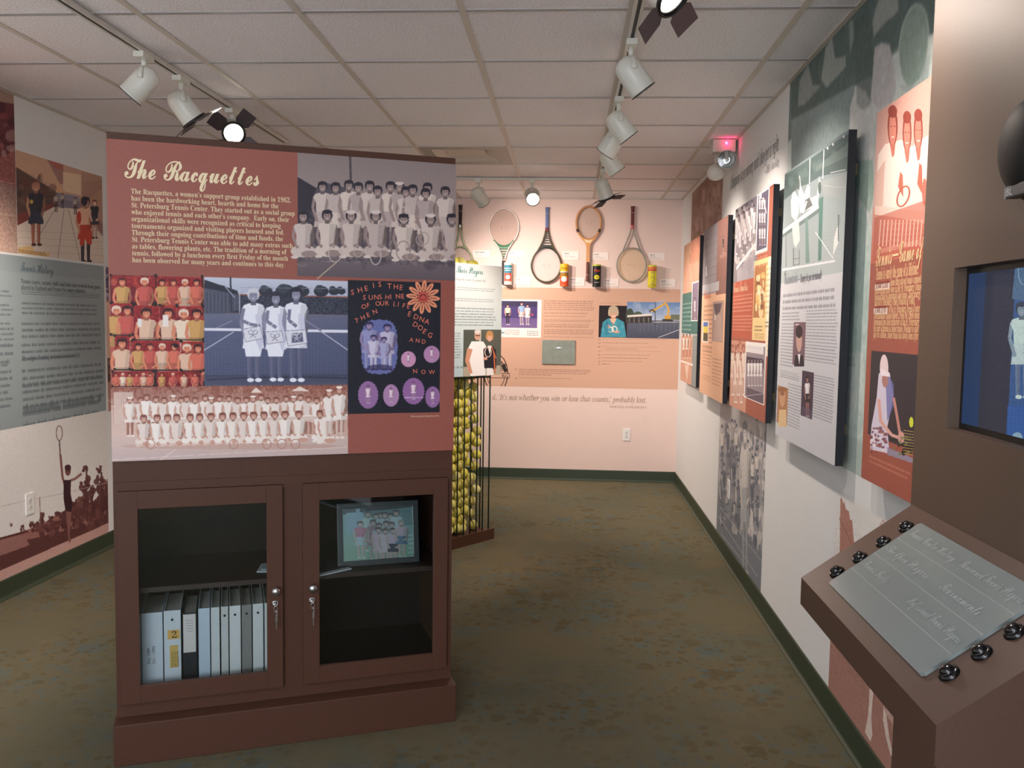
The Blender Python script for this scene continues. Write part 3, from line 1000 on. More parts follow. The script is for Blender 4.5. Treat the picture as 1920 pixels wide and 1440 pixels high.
# three women at the net
x0, y0, x1, y1 = 382.5, 519, 652, 725
B.grad(x0, y0, x1, 556, (196, 202, 218), (176, 182, 202))
B.rect(x0, 552, x1, 590, (58, 62, 78))
B.noise(x0, 545, x1, 592, .05, 3)
for u, r in ((498, 13), (534, 18), (566, 14), (602, 14), (626, 10), (640, 8), (420, 12)):
    B.ell(u, 546, r, r * .72, (48, 54, 66)); B.ell(u - 3, 541, r * .6, r * .5, (64, 70, 82))
B.grad(x0, 586, x1, 620, (104, 108, 132), (92, 98, 126))
B.grad(x0, 618, x1, 702, (86, 92, 122), (74, 80, 110))
B.grad(x0, 702, x1, 725, (64, 68, 92), (84, 88, 110))
B.poly([(383, 530), (383, 588), (425, 588), (447, 580), (447, 552)], (84, 88, 106))
for k in range(9): B.line([(388 + k * 7, 548), (388 + k * 7, 586)], 1.6, (58, 62, 78))
B.poly([(383, 524), (445, 545), (447, 552), (383, 540)], (44, 48, 62))
B.line([(432, 519), (434, 586)], 3, (52, 56, 70)); B.line([(422, 537), (440, 558)], 2, (160, 166, 182)); B.line([(449, 536), (449, 588)], 1.6, (190, 194, 208))
B.line([(449, 539), (652, 541)], .8, (150, 154, 170)); B.line([(512, 540), (512, 552)], 1, (150, 154, 170)); B.line([(582, 540), (582, 552)], 1, (150, 154, 170))
for k in range(44): B.line([(385 + k * 6.2, 622), (385 + k * 6.2, 704)], .55, (116, 122, 152), .5)
for k in range(17): B.line([(383, 624 + k * 4.8), (652, 624 + k * 4.8)], .55, (116, 122, 152), .5)
B.line([(383, 617), (652, 621)], 5.2, (226, 228, 240)); B.line([(383, 656), (438, 622)], 1.6, (206, 210, 224)); B.line([(603, 622), (652, 656)], 1.6, (206, 210, 224)); B.line([(405, 615), (435, 601)], 1, (170, 176, 190))
B.line([(388, 712), (460, 708), (560, 706), (650, 709)], 1.2, (30, 32, 48))
WH = (234, 236, 246)
for u, vt, vf, hair, arm in ((475, 545, 716, (206, 206, 214), 1), (517, 551, 715, (52, 52, 66), 1), (555, 543, 716, (46, 46, 60), 2)):
    h = vf - vt
    B.person(u, vf, h * 1.02, top=WH, skirt=WH, hair=hair, skin=(142, 142, 166), legs=(104, 106, 134), shoe=WH, sq=.95)
    B.poly([(u - 18, 590), (u + 15, 590), (u + 19, 640), (u + 13, 668 if u < 550 else 648), (u - 14, 668 if u < 550 else 648), (u - 19, 640)], WH)
    B.poly([(u + 4, 588), (u + 15, 590), (u + 19, 640), (u + 13, 660 if u < 550 else 646), (u + 5, 640)], (206, 208, 226))
B.line([(457, 578), (452, 600), (470, 608), (488, 611)], 6, (128, 128, 152)); B.line([(502, 582), (500, 602), (518, 614)], 6, (128, 128, 152)); B.line([(543, 580), (541, 600), (556, 612)], 6, (120, 120, 146)); B.line([(571, 600), (594, 614), (602, 620)], 4, (128, 128, 152))
for pts in ([(455, 617), (488, 611), (493, 634), (460, 641)], [(497, 622), (528, 620), (533, 640), (501, 645)], [(534, 620), (573, 618), (576, 643), (540, 649)]):
    B.poly(pts, (222, 222, 232)); B.line(pts + pts[:1], 1, (120, 120, 144))
    cx = sum(p[0] for p in pts) / 4; cy = sum(p[1] for p in pts) / 4
    if cx > 540: B.poly([(cx - 9, cy - 8), (cx + 11, cy - 9), (cx + 13, cy + 8), (cx - 9, cy + 10)], (96, 98, 124))
    c3 = (232, 232, 240) if cx > 540 else (110, 110, 134)
    B.ring(cx - 4, cy - 3, 3.4, 4.2, 1, c3, rot=-.6); B.ring(cx + 5, cy - 3, 3.4, 4.2, 1, c3, rot=.6); B.line([(cx - 3, cy), (cx + 6, cy + 7)], 1, c3); B.line([(cx + 3, cy), (cx - 5, cy + 7)], 1, c3)
B.ring(475, 612, 9, 12, 1.2, WH); B.ring(515, 616, 8, 10, 1.2, WH); B.ring(553, 616, 9, 12, 1.2, WH)

# sepia team photo
B.grad(206.5, 725, 652, 762, (150, 92, 78), (196, 160, 146))
B.grad(206.5, 760, 652, 815, (206, 172, 158), (220, 192, 178))
B.grad(206.5, 815, 652, 868, (216, 188, 176), (196, 176, 172))
B.noise(206.5, 725, 652, 760, .05, 5)
B.blobs(215, 728, 645, 752, 60, 4, 12, [(140, 84, 70), (166, 112, 96), (190, 150, 134)], .4)
B.rect(213, 735, 250, 800, (222, 200, 188), .8)
for k in range(9): B.line([(214 + k * 4.4, 735), (214 + k * 4.4, 800)], .8, (196, 156, 142))
B.poly([(470, 736), (480, 726), (492, 736)], (236, 220, 208)); B.poly([(545, 733), (562, 724), (580, 733)], (236, 220, 208))
TS = dict(hair=(132, 78, 66), skin=(206, 160, 142), shoe=(240, 228, 218))
TT = [(240, 228, 218), (232, 216, 206), (244, 234, 226)]
for k in range(27):
    u = 246 + k * 15.2 + random.uniform(-3, 3)
    B.person(u, 756 + random.uniform(-3, 3) + 60, 74, top=TT[k % 3], legs=(170, 116, 100), sq=1.2, cap=(244, 234, 226) if k % 5 == 0 else None, **TS)
B.rect(300, 783, 652, 786, (240, 230, 222)); B.rect(300, 786, 652, 816, (186, 140, 124), .35)
for k in range(17):
    u = 272 + k * 20.4 + random.uniform(-3, 3)
    if k == 15: continue
    B.person(u, 838 - k * .55, 62, top=TT[(k + 1) % 3], kneel=True, racket=(k % 3 == 1), sq=1.0, **TS)
for u in (282, 438, 500, 528, 554): B.ring(u, 832, 8, 9, 1.4, (176, 126, 110))
B.person(610, 832, 66, top=TT[0], kneel=True, **TS)
for u, h in ((617, 92), (636, 98)): B.person(u, 822, h, top=TT[2], legs=(226, 200, 188), sq=1.0, cap=(244, 234, 226), **TS)
B.ell(430, 836, 205, 6, (186, 136, 118), .35)
B.line([(300, 862), (330, 842)], 1.2, (232, 214, 204)); B.line([(206, 862), (450, 848), (650, 838)], .9, (232, 214, 204))

# black greeting card
B.rect(652.3, 525, 826, 775, (26, 27, 40))
B.noise(652.3, 525, 826, 775, .012, 2)
PINK = (236, 150, 112)
fc = (793, 557)
for k in range(12):
    a = 2 * PI * k / 12 + .1
    B.ell(fc[0] + 21 * math.cos(a), fc[1] + 21 * math.sin(a), 11, 4.6, PINK, rot=a)
    B.line([(fc[0] + 13 * math.cos(a), fc[1] + 13 * math.sin(a)), (fc[0] + 26 * math.cos(a), fc[1] + 26 * math.sin(a))], 1, (40, 26, 34))
B.ell(fc[0], fc[1], 10.5, 10.5, (196, 84, 70)); B.ring(fc[0], fc[1], 6, 5, 1, (70, 26, 34)); B.line([(fc[0] - 4, fc[1] - 3), (fc[0] - 2, fc[1] - 3)], 1.4, (60, 20, 30)); B.line([(fc[0] + 2, fc[1] - 3), (fc[0] + 4, fc[1] - 3)], 1.4, (60, 20, 30))


def scallop(u, v, ru, rv, col):
    n = 44
    B.poly([(u + ru * (1 + .03 * (-1) ** k) * math.cos(2 * PI * k / n), v + rv * (1 + .03 * (-1) ** k) * math.sin(2 * PI * k / n)) for k in range(n)], col)


n = 56
B.poly([(711 + 34 * (1 + .025 * (-1) ** k) * math.copysign(abs(math.cos(2 * PI * k / n)) ** .6, math.cos(2 * PI * k / n)), 650 + 51 * (1 + .02 * (-1) ** k) * math.copysign(abs(math.sin(2 * PI * k / n)) ** .6, math.sin(2 * PI * k / n))) for k in range(n)], (104, 112, 168))
for u, h, c in ((692, 90, (150, 152, 196)), (726, 86, (196, 190, 216)), (700, 66, (206, 200, 224)), (720, 62, (170, 168, 206))):
    B.person(u, 694, h, top=c, skirt=c, legs=c, hair=(50, 46, 84), skin=(150, 132, 170), shoe=(60, 56, 96), sq=1.3)
B.ell(712, 688, 24, 5, (44, 42, 76), .7)
for u, v, ru, rv, c in ((765.5, 673, 14, 15, (206, 150, 184)), (809, 664, 15, 16, (186, 136, 176)), (690, 740, 19, 26, (150, 110, 160)), (733, 741, 15, 21, (176, 134, 176)), (775, 733, 20.5, 25, (150, 104, 160)), (811, 744, 14, 20, (150, 108, 160))):
    scallop(u, v, ru, rv, c)
    B.person(u, v + rv * .62, rv * 1.3, top=(236, 218, 230), skirt=(236, 218, 230), hair=(70, 40, 80), skin=(190, 140, 160), legs=(180, 140, 170), shoe=(230, 215, 230), sq=1.1)
B.line([(757, 745), (794, 745)], 1.2, (226, 206, 226))
B.rect(826, 525, 858, 776, RUST)
B.rect(652.3, 775.5, 858, 868, RUST)
board.soften(2, .018)
bo = board.obj('printed_board', cab, label='rust exhibit print with group photographs and cream lettering')
# lettering on the board
L = [(560, 333), (552, 352), (553, 371), (557, 389)]
letters(['The Racquettes'], 'script', board, (234, 333), (486, 342), .098, (240, 222, 184), cab, bold=.016, label='cream script title lettering')
body = ["The Racquettes, a women\u2019s support group established in 1962,", "has been the hardworking heart, hearth and home for the", "St. Petersburg Tennis Center. They started out as a social group",
        "who enjoyed tennis and each other\u2019s company.  Early on, their", "organizational skills were recognized as critical to keeping", "tournaments organized and visiting players housed and fed.",
        "Through their ongoing contributions of time and funds, the", "St. Petersburg Tennis Center was able to add many extras such", "as tables, flowering plants, etc. The tradition of a morning of", "tennis, followed by a luncheon every first Friday of the month", "has been observed for many years and continues to this day."]
letters(body, 'serif', board, (245.5, 363), (552.5, 396), .0235, CREAM, cab, pitch=.02165)


def hand(txt, pts, size, col=(222, 120, 92), ang=None):
    """handwritten capitals, one by one along a polyline of positions"""
    n = len(txt)
    for i, ch in enumerate(txt):
        if ch == ' ': continue
        t = i / max(1, n - 1) * (len(pts) - 1)
        k = min(int(t), len(pts) - 2); f = t - k
        u = pts[k][0] * (1 - f) + pts[k + 1][0] * f; v = pts[k][1] * (1 - f) + pts[k + 1][1] * f
        a = -math.atan2(pts[k + 1][1] - pts[k][1], pts[k + 1][0] - pts[k][0]) * .7 + random.uniform(-.12, .12)
        HAND.append((ch, u, v, size, a))
    mb = MB()
    for ch, u, v, sz, a in HAND:
        co = dims(g_ := glyph_mesh([ch], 'sans', 1.0, 2))
        P0 = hit(u, v, board.O, board.N)
        cr, sr = math.cos(a), math.sin(a)
        mb.add([tuple(P0 + board.X * ((x * cr - y * sr) * sz) + np.array([0, 0, (x * sr + y * cr) * sz]) + board.N * .0012) for x, y, _ in co], [tuple(q_.vertices) for q_ in g_.polygons])
    attach(mb.build('handwritten_word', HM), cab)
    HAND.clear()


HAND = []
HM = mat('handwriting_orange', (222, 120, 92), .6)
hand('SHE', [(658, 553), (684, 546)], .026); hand('IS', [(699, 540), (709, 538)], .026); hand('THE', [(726, 541), (748, 543)], .026)
hand('SUNSHINE', [(680, 562), (752, 560)], .024); hand('OF', [(678, 580), (688, 577)], .023); hand('OUR', [(703, 573), (722, 573)], .023); hand('LIFE', [(736, 573), (762, 578)], .023)
hand('THEN', [(666, 606), (700, 590)], .023, ang=1); hand('EDNA', [(763, 592), (795, 606)], .026); hand('DOEG', [(772, 610), (800, 630)], .026); hand('AND', [(767, 640), (790, 644)], .021); hand('NOW', [(774, 700), (804, 702)], .022)
letters(['Photos courtesy the Racquettes archives'], 'sans', board, (770, 782), (823, 781), .009, CREAM, cab)

# ---- binders on the cabinet floor
ZB = .2005
BIND = [(.034, .076, .262, (205, 210, 214), 0), (.078, .146, .262, (206, 214, 222), 0), (.148, .204, .264, (212, 218, 224), 1), (.208, .256, .250, (26, 26, 32), 0), (.259, .298, .262, (196, 210, 224), 0), (.300, .330, .262, (214, 218, 218), 0),
        (.333, .359, .262, (206, 208, 206), 1), (.361, .400, .262, (222, 224, 224), 1), (.402, .437, .262, (140, 138, 134), 1), (.439, .476, .262, (222, 224, 224), 1), (.479, .510, .262, (222, 224, 220), 0)]
BL = ['pale grey binder half hidden at the far left of the cabinet shelf', 'wide white binder with dates written up its spine', 'white binder with an orange number 2 sticker on its spine', 'black binder with a white paper slip on its spine',
      'plain pale blue binder right of the black one', 'plain white binder between the pale blue one and a narrow one', 'narrowest off-white binder with a ring hole in its spine', 'white textured binder with a ring hole left of the grey one',
      'grey binder with a ring hole in its spine', 'white textured binder with a ring hole right of the grey one', 'white binder half hidden behind the door stile']
for i, (a, b_, h, c, hole) in enumerate(BIND):
    t = empty('ring_binder', tuple(CB + CX * (a + b_) / 2 + CY * .128 + np.array([0, 0, ZB])), CA, BL[i], 'binder', 'binders in the cabinet')
    w = (b_ - a) / 2 - .0008
    m = mat('binder_vinyl_%d' % i, c, .45, bump=.9 if hole and c[0] > 100 else .15, nscale=70)
    y1 = .245
    MB().bbox(-w, 0, 0, w, .004, h, .0014).box(-w, .004, 0, -w + .003, y1, h).box(w - .003, .004, 0, w, y1, h).build('cover', m, t)
    MB().box(-w + .0035, .018, .004, w - .0035, y1 - .012, h - .012).build('pages', mat('paper_edges', (196, 192, 180), .9), t)
    if hole:
        MB().lathe([(.0042, 0), (.0042, .0012), (.003, .0012), (.003, .0004), (0, .0004)], 14, M=Matrix.Translation((0, -.0002, h - .032)) @ Matrix.Rotation(PI / 2, 4, 'X')).build('finger_hole', SLOT, t)
    pl = Print(CB + CX * ((a + b_) / 2 - w) + CY * .1275 + np.array([0, 0, ZB + h]), CX, 2 * w, h, 800, (0, 0, 0), N=CN)

    def bl(x, z):   # local spine point -> pixel-free lettering helper
        return pl.O + pl.X * x - np.array([0, 0, z])

    def spine_text(lines, style, x, z, size, col, rot):
        g = glyph_mesh(lines, style)
        co = dims(g); cr, sr = math.cos(rot), math.sin(rot)
        vs = [tuple(bl(x, z) + pl.X * ((p[0] * cr - p[1] * sr) * size) + np.array([0, 0, (p[0] * sr + p[1] * cr) * size]) + CN * .0012) for p in co]
        mb = MB().add(vs, [tuple(p.vertices) for p in g.polygons]); oo = mb.build('spine_lettering', mat('ink_%d_%d_%d' % col, col, .6)); attach(oo, t)
    if i == 1:
        spine_text(['May 1989 -'], 'italic', .026, .178, .014, (60, 44, 44), PI / 2)
        spine_text(['Dec - 1993'], 'italic', .042, .178, .014, (60, 44, 44), PI / 2)
    if i == 2:
        MB().box(-w + .012, -.0012, h - .100, w - .004, -.0002, h - .068).build('number_sticker', mat('sticker_orange', (226, 176, 92), .6), t)
        spine_text(['2'], 'serif', .024, .0955, .034, (96, 70, 30), 0)
        MB().box(-w + .018, -.0012, h - .200, w - .010, -.0002, h - .122).build('spine_sticker', mat('sticker_yellow', (214, 178, 96), .6), t)
        for q in range(3): spine_text(['RACQUETTES'], 'sans', .030 + q * .0085, .198, .0088, (90, 66, 30), PI / 2)
    if i == 3:
        MB().box(-w + .002, -.0012, h - .138, w - .004, -.0002, h - .004).build('paper_slip', mat('slip_paper', (222, 214, 208), .8), t)
        for q in range(5): MB().box(-w + .008 + .002 * q, -.0016, h - .026 - q * .0095, w - .012, -.0013, h - .0245 - q * .0095).build('pencil_line', mat('pencil', (150, 140, 160), .8), t)

# clear sheet protectors standing proud of some binders
for k, (x, hh) in enumerate(((.312, .060), (.340, .038), (.376, .034), (.415, .030), (.462, .030))):
    o = MB().box(-.0006, .04, 0, .0006, .20, hh).build('sheet_protector', mat('clear_sleeve', (84, 84, 78), .25), None, loc=tuple(CB + CX * x + CY * .13 + np.array([0, 0, ZB + .2505])), rot=(0, 0, CA),
        label=['clear plastic sleeve rising tallest above the white binders', 'clear plastic sleeve above the narrow binder', 'clear plastic sleeve above the textured white binder', 'clear plastic sleeve above the grey binder', 'clear plastic sleeve above the last textured binder'][k], category='sleeve') if False else None

# ---- picture frame on the shelf
ft = math.radians(9)
pf = empty('picture_frame', tuple(CB + CX * .893 + CY * .17 + np.array([0, 0, .5574])), CA + math.radians(-1), 'dark picture frame with a group photo leaning on the cabinet shelf', 'picture frame')
pf.rotation_euler = (-ft, 0, CA)
W2, H2, fr = .152, .232, .021
MB().bbox(-W2, 0, 0, W2, .014, fr, .002).bbox(-W2, 0, H2 - fr, W2, .014, H2, .002).bbox(-W2, 0, fr, -W2 + fr, .014, H2 - fr, .002).bbox(W2 - fr, 0, fr, W2, .014, H2 - fr, .002).build('frame', mat('frame_black', (52, 60, 62), .35), pf)
g = .0022
MB().box(-W2 + fr - g, .001, fr - g, W2 - fr + g, .004, fr).box(-W2 + fr - g, .001, H2 - fr, W2 - fr + g, .004, H2 - fr + g).box(-W2 + fr - g, .001, fr, -W2 + fr, .004, H2 - fr).box(W2 - fr, .001, fr, W2 - fr + g, .004, H2 - fr).build('inner_liner', METAL, pf)
MB().box(-W2 + fr, .008, fr, W2 - fr, .012, H2 - fr).build('backing', mat('frame_back', (70, 70, 70), .8), pf)
pr = Print(CB + CX * (.893 - W2 + fr) + CY * .178 + np.array([0, 0, .5574 + H2 - fr]), CX, 2 * (W2 - fr), H2 - 2 * fr, 1400, (146, 178, 168), N=CN)
q = pr
q.grad(645, 940, 780, 1062, (150, 186, 196), (150, 186, 150))
q.poly([(640, 938), (790, 930), (790, 955), (650, 966), (640, 966)], (42, 48, 58))
q.rect(669, 944, 677, 964, (150, 180, 200)); q.rect(651, 963, 682, 1000, (160, 190, 208)); q.rect(684, 960, 720, 1000, (120, 150, 130)); q.poly([(700, 960), (790, 950), (790, 985), (700, 985)], (110, 140, 140))
for u, v, c in ((692, 968, (200, 214, 210)), (707, 972, (170, 190, 200)), (717, 970, (190, 206, 214)), (724, 970, (200, 208, 214)), (734, 972, (196, 204, 212)), (745, 966, (206, 220, 226)), (701, 984, (170, 130, 140)), (712, 990, (196, 200, 206)), (726, 986, (190, 196, 202)), (736, 988, (190, 190, 200))):
    q.person(u, v + 66, 74, top=c, skirt=c, hair=(90, 84, 84), skin=(206, 176, 166), legs=(190, 170, 160), sq=1.25)
for u, v, c, k in ((677, 985, (222, 120, 150), (200, 214, 226)), (711, 996, (236, 196, 212), (236, 196, 212)), (724, 998, (244, 214, 224), (244, 214, 224)), (738, 997, (236, 200, 214), (60, 60, 74)), (754, 983, (236, 200, 210), (110, 134, 160))):
    q.person(u, v + 62, 68, top=c, skirt=k, hair=(170, 156, 140) if u > 740 else (84, 70, 66), skin=(226, 188, 176), legs=(226, 190, 176), sq=1.35)
for k in range(6): q.line([(766, 1004 + k * 8), (776, 1003 + k * 8)], 3, (200, 214, 220))
q.a = q.a * .78 + np.array((150, 182, 190), np.float32) / 255 * .22
q.soften(1, .01)
po = q.obj('group_photo', None, off=0.0)
attach(po, pf)
po.data.transform(Matrix.Identity(4))
me = po.data
for v, c in zip(me.vertices, [(-W2 + fr, .006, H2 - fr), (W2 - fr, .006, H2 - fr), (W2 - fr, .006, fr), (-W2 + fr, .006, fr)]): v.co = c
MB().box(-W2 + fr, .0035, fr, W2 - fr, .0050, H2 - fr).build('glass_cover', GLASS, pf)
MB().box(-.02, .014, .02, .02, .018, .17).build('easel_strut', mat('frame_black', (52, 60, 62), .35), pf)

# papers on the shelf
for (x, y, w_, d_, rz, c, lb) in ((.675, .135, .15, .20, .45, (64, 62, 64), 'dark folder lying on the shelf left of the picture frame'), (.500, .17, .07, .10, -.2, (190, 196, 200), 'white paper lying on the shelf behind the left door stile')):
    t = empty('paper_folder', tuple(CB + CX * x + CY * (y + .06) + np.array([0, 0, .5575])), CA + rz, lb, 'folder')
    MB().box(-w_ / 2, -d_ / 2, 0, w_ / 2, d_ / 2, .004).build('sheets', mat('paper_white', (205, 208, 208), .8), t)
    MB().box(-w_ / 2 + .012, -d_ / 2 + .02, .0042, w_ / 2 + .002, d_ / 2, .0062).build('cover', mat('folder_%d' % c[0], c, .6), t)

# ================================================================== TENNIS BALL COLUMN
BR = np.array([-.481, 5.714, 0.])
BE = np.array([.6, .8, 0.]); BN = np.array([.8, -.6, 0.])
SIDE = .74
# plan of the plinth: equilateral triangle, corners V0 (right), V1 (near left), V2 (far left)
V0 = BR; V1 = BR - BE * SIDE; V2 = BR - SIDE * (np.array([.5, 0, 0]) * 0 + (BE * .5 + BN * .8660254))
cen = (V0 + V1 + V2) / 3
col_ = empty('ball_cage', tuple(cen), 0, 'three-sided cage of dark green rods on a brown plinth, packed with tennis balls', 'display column')
ZP = .072


def tri(s):
    return [tuple(((cen + (V - cen) * s) - cen)[:2]) for V in (V0, V1, V2)]


MB().prism(tri(1.0), 0, ZP).build('plinth', BROWN, col_)
GREEN_ROD = mat('dark_green_rod', (34, 56, 44), .4)
inset = .90
T3 = [np.array([*p, 0]) for p in tri(inset)]
TOPZ = 1.80
rod_me = MB().tube([(0, 0, 0), (0, 0, TOPZ - ZP)], .0048, 8).mesh('rod', GREEN_ROD)
for k in range(3):
    A_, B_ = T3[k], T3[(k + 1) % 3]
    n = 11
    for i in range(n):
        p = A_ + (B_ - A_) * i / n
        o = bpy.data.objects.new('rod', rod_me)
        o.location = (p[0], p[1], ZP)
        COL.objects.link(o); o.parent = col_
MB().prism([(p[0] * 1.05, p[1] * 1.05) for p in T3], TOPZ, TOPZ + .03).build('top_plate', GREEN_ROD, col_) if False else None
mb = MB()
for zz in (1.10, 1.79):
    MB().tube([tuple(p + np.array([0, 0, zz])) for p in T3], .006, 8, closed=True).build('tie_ring', GREEN_ROD, col_)


def ball_mat():
    m = bpy.data.materials.new('tennis_ball_felt')
    m.use_nodes = True
    nt = m.node_tree; b = nt.nodes['Principled BSDF']
    b.inputs['Roughness'].default_value = .9; b.inputs['Specular IOR Level'].default_value = .1
    tc = nt.nodes.new('ShaderNodeTexCoord')
    nm = nt.nodes.new('ShaderNodeVectorMath'); nm.operation = 'NORMALIZE'
    nt.links.new(tc.outputs['Object'], nm.inputs[0])
    sx = nt.nodes.new('ShaderNodeSeparateXYZ'); nt.links.new(nm.outputs[0], sx.inputs[0])

    def mt(op, a, c=None):
        x = nt.nodes.new('ShaderNodeMath'); x.operation = op
        for i, v in enumerate((a, c)):
            if v is None: continue
            if isinstance(v, (int, float)): x.inputs[i].default_value = v
            else: nt.links.new(v, x.inputs[i])
        return x.outputs[0]
    f = mt('SUBTRACT', sx.outputs[2], mt('MULTIPLY', mt('SUBTRACT', mt('MULTIPLY', sx.outputs[0], sx.outputs[0]), mt('MULTIPLY', sx.outputs[1], sx.outputs[1])), .95))
    line = mt('LESS_THAN', mt('ABSOLUTE', f), .075)
    oi = nt.nodes.new('ShaderNodeObjectInfo')
    rp = nt.nodes.new('ShaderNodeValToRGB')
    e = rp.color_ramp.elements
    e[0].position = 0; e[0].color = lin((222, 210, 92)); e[1].position = 1; e[1].color = lin((228, 222, 158))
    for p_, c_ in ((.3, (226, 214, 104)), (.55, (202, 188, 110)), (.8, (218, 212, 112))):
        n_ = e.new(p_); n_.color = lin(c_)
    nt.links.new(oi.outputs['Random'], rp.inputs[0])
    no = nt.nodes.new('ShaderNodeTexNoise'); no.inputs['Scale'].default_value = 160
    nt.links.new(tc.outputs['Object'], no.inputs['Vector'])
    m1 = nt.nodes.new('ShaderNodeMix'); m1.data_type = 'RGBA'; m1.blend_type = 'MULTIPLY'
    nt.links.new(mt('MULTIPLY', no.outputs['Fac'], .35), m1.inputs['Factor'])
    nt.links.new(rp.outputs[0], m1.inputs['A']); m1.inputs['B'].default_value = (.6, .6, .45, 1)
    m2 = nt.nodes.new('ShaderNodeMix'); m2.data_type = 'RGBA'
    nt.links.new(line, m2.inputs['Factor']); nt.links.new(m1.outputs['Result'], m2.inputs['A']); m2.inputs['B'].default_value = lin((232, 230, 200))
    nt.links.new(m2.outputs['Result'], b.inputs['Base Color'])
    return m


BM = ball_mat()
bm = bmesh.new(); bmesh.ops.create_icosphere(bm, subdivisions=3, radius=.0332)
bme = bpy.data.meshes.new('tennis_ball'); bm.to_mesh(bme); bm.free()
for p_ in bme.polygons: p_.use_smooth = True
bme.materials.append(BM)
# close packing in sheets parallel to the front face
IN = [np.array([*p, 0]) for p in tri(1 - .42)]     # innermost limit, unused centre
cand = []
d = .067
R_in = SIDE / (2 * math.sqrt(3))                    # plinth inradius
lim = R_in * inset - .004 - .033


def try_ball(P, l, key):
    for Q, *_ in cand[-420:]:
        dx = Q - P
        if abs(dx[2]) < .062 and dx @ dx < .0595 ** 2: return
    cand.append((P, l, key))


z = ZP + .034
k = 0
while z < 1.86:                                      # the stack squeezed into the right-hand corner
    vd = (V0 - cen) / np.linalg.norm(V0 - cen)
    try_ball(vd * (2 * lim - .012 - random.uniform(0, .045)) + np.array([random.uniform(-.004, .004), random.uniform(-.004, .004), z]), 0, (k, 0))
    z += random.uniform(.062, .085); k += 1
ncorner = len(cand)
lay = 0
dist = lim
while dist > -lim * 1.9:
    off = (lay % 3) * .33 * d
    row = 0
    z = ZP + .034 + (lay % 2) * .016
    while z < 1.872:
        s = .6 - (row % 2) * d / 2 - off
        n_ = 0
        while s > -.6:
            P = BN * (dist - random.uniform(0, .012)) + BE * (s + random.uniform(-.008, .008)) + np.array([0, 0, z + random.uniform(-.008, .008)])
            ok = True
            for V in (V0, V1, V2):
                nrm = -(V - cen); nrm = nrm / np.linalg.norm(nrm)
                if P[:2] @ nrm[:2] > lim + .001: ok = False
            if ok:
                good = True
                for Q, *_ in (cand if lay < 2 else cand[:ncorner]):
                    dx = Q - P
                    if dx @ dx < .0585 ** 2: good = False; break
                if good:
                    cand.append((P, lay, (row, n_)))
                n_ += 1
            s -= d
        z += d * .885
        row += 1
    dist -= d * .83
    lay += 1
balls, rest = [], []


def pix(W):
    dd = W - CAM; zz = dd @ FW
    return 960 + F_PX * (dd @ RT) / zz, 720 - F_PX * (dd @ UP) / zz


for q, (P, l, key) in enumerate(cand):
    u, v = pix(cen + P)
    vis = (u > 838 and l <= 1 and (v > 690)) or (v < 503 and u > 838)
    (balls if vis else rest).append((P, l, u, v, key, q < ncorner))
balls.sort(key=lambda t: t[1])
if len(balls) > 296:
    rest += balls[296:]; balls = balls[:296]
ORD = ['lowest', 'second', 'third', 'fourth', 'fifth', 'sixth', 'seventh', 'eighth', 'ninth', 'tenth', 'eleventh', 'twelfth', 'thirteenth', 'fourteenth', 'fifteenth', 'sixteenth', 'seventeenth', 'eighteenth', 'nineteenth', 'twentieth']
for P, l, u, v, key, corner in balls:
    o = bpy.data.objects.new('tennis_ball', bme)
    o.location = tuple(cen + P)
    o.rotation_euler = (random.uniform(0, 6), random.uniform(0, 6), random.uniform(0, 6))
    COL.objects.link(o)
    if v < 503: lb = 'pale yellow tennis ball atop the caged pile, layer %s, %s from the right' % (ORD[l].replace('lowest', 'first'), ORD[min(19, key[1])].replace('lowest', 'first'))
    elif corner: lb = 'yellow tennis ball in the cage corner, %s up from the plinth' % ORD[min(19, key[0])]
    elif l == 0: lb = 'yellow caged tennis ball against the rods, %s row up, %s from the right' % (ORD[min(19, key[0])], ORD[min(19, key[1])].replace('lowest', 'first'))
    else: lb = 'yellow caged tennis ball behind the front layer, %s row up, %s from the right' % (ORD[min(19, key[0])], ORD[min(19, key[1])].replace('lowest', 'first'))
    tag(o, lb, 'ball', 'tennis balls in the cage')
bm = bmesh.new(); bmesh.ops.create_icosphere(bm, subdivisions=2, radius=.0332)
iv = [tuple(v.co) for v in bm.verts]; fi = [tuple(v.index for v in f.verts) for f in bm.faces]; bm.free()
mb = MB()
for P, *_ in rest: mb.add([(x + P[0], y + P[1], z_ + P[2]) for x, y, z_ in iv], fi, True)
o = mb.build('packed_tennis_balls', mat('ball_felt_plain', (214, 206, 104), .9, noise=.15, nscale=30), None, loc=tuple(cen))
tag(o, 'mass of yellow tennis balls deep inside the green rod cage', 'balls', None, 'stuff')

# text board on the cage
bb = Print(BR + BN * .030 + BE * .010 + np.array([0, 0, 1.830]) - BE * .62, BE, .62, 1.830 - 1.115, 700, (214, 222, 222), N=BN)
bt = empty('text_board', tuple(BR + BN * .02 - BE * .3 + np.array([0, 0, 1.115])), 0, 'pale blue-grey text board hung on the front of the ball cage', 'sign')
o = MB().add([tuple(bb.O + bb.X * x + BN * y + np.array([0, 0, z_])) for y in (-.012, 0) for x, z_ in ((0, 0), (bb.W, 0), (bb.W, -bb.H), (0, -bb.H))], [(0, 1, 2, 3), (7, 6, 5, 4), (0, 4, 5, 1), (1, 5, 6, 2), (2, 6, 7, 3), (3, 7, 4, 0)]).build('board_panel', mat('board_white_edge', (220, 222, 224), .5)); attach(o, bt)
bb.grad(800, 480, 945, 720, (222, 228, 226), (176, 198, 204))
bb.para(780, 532, 932, 552, 3, (110, 120, 126), short=(2,)); bb.para(780, 554, 934, 568, 2, (110, 120, 126))
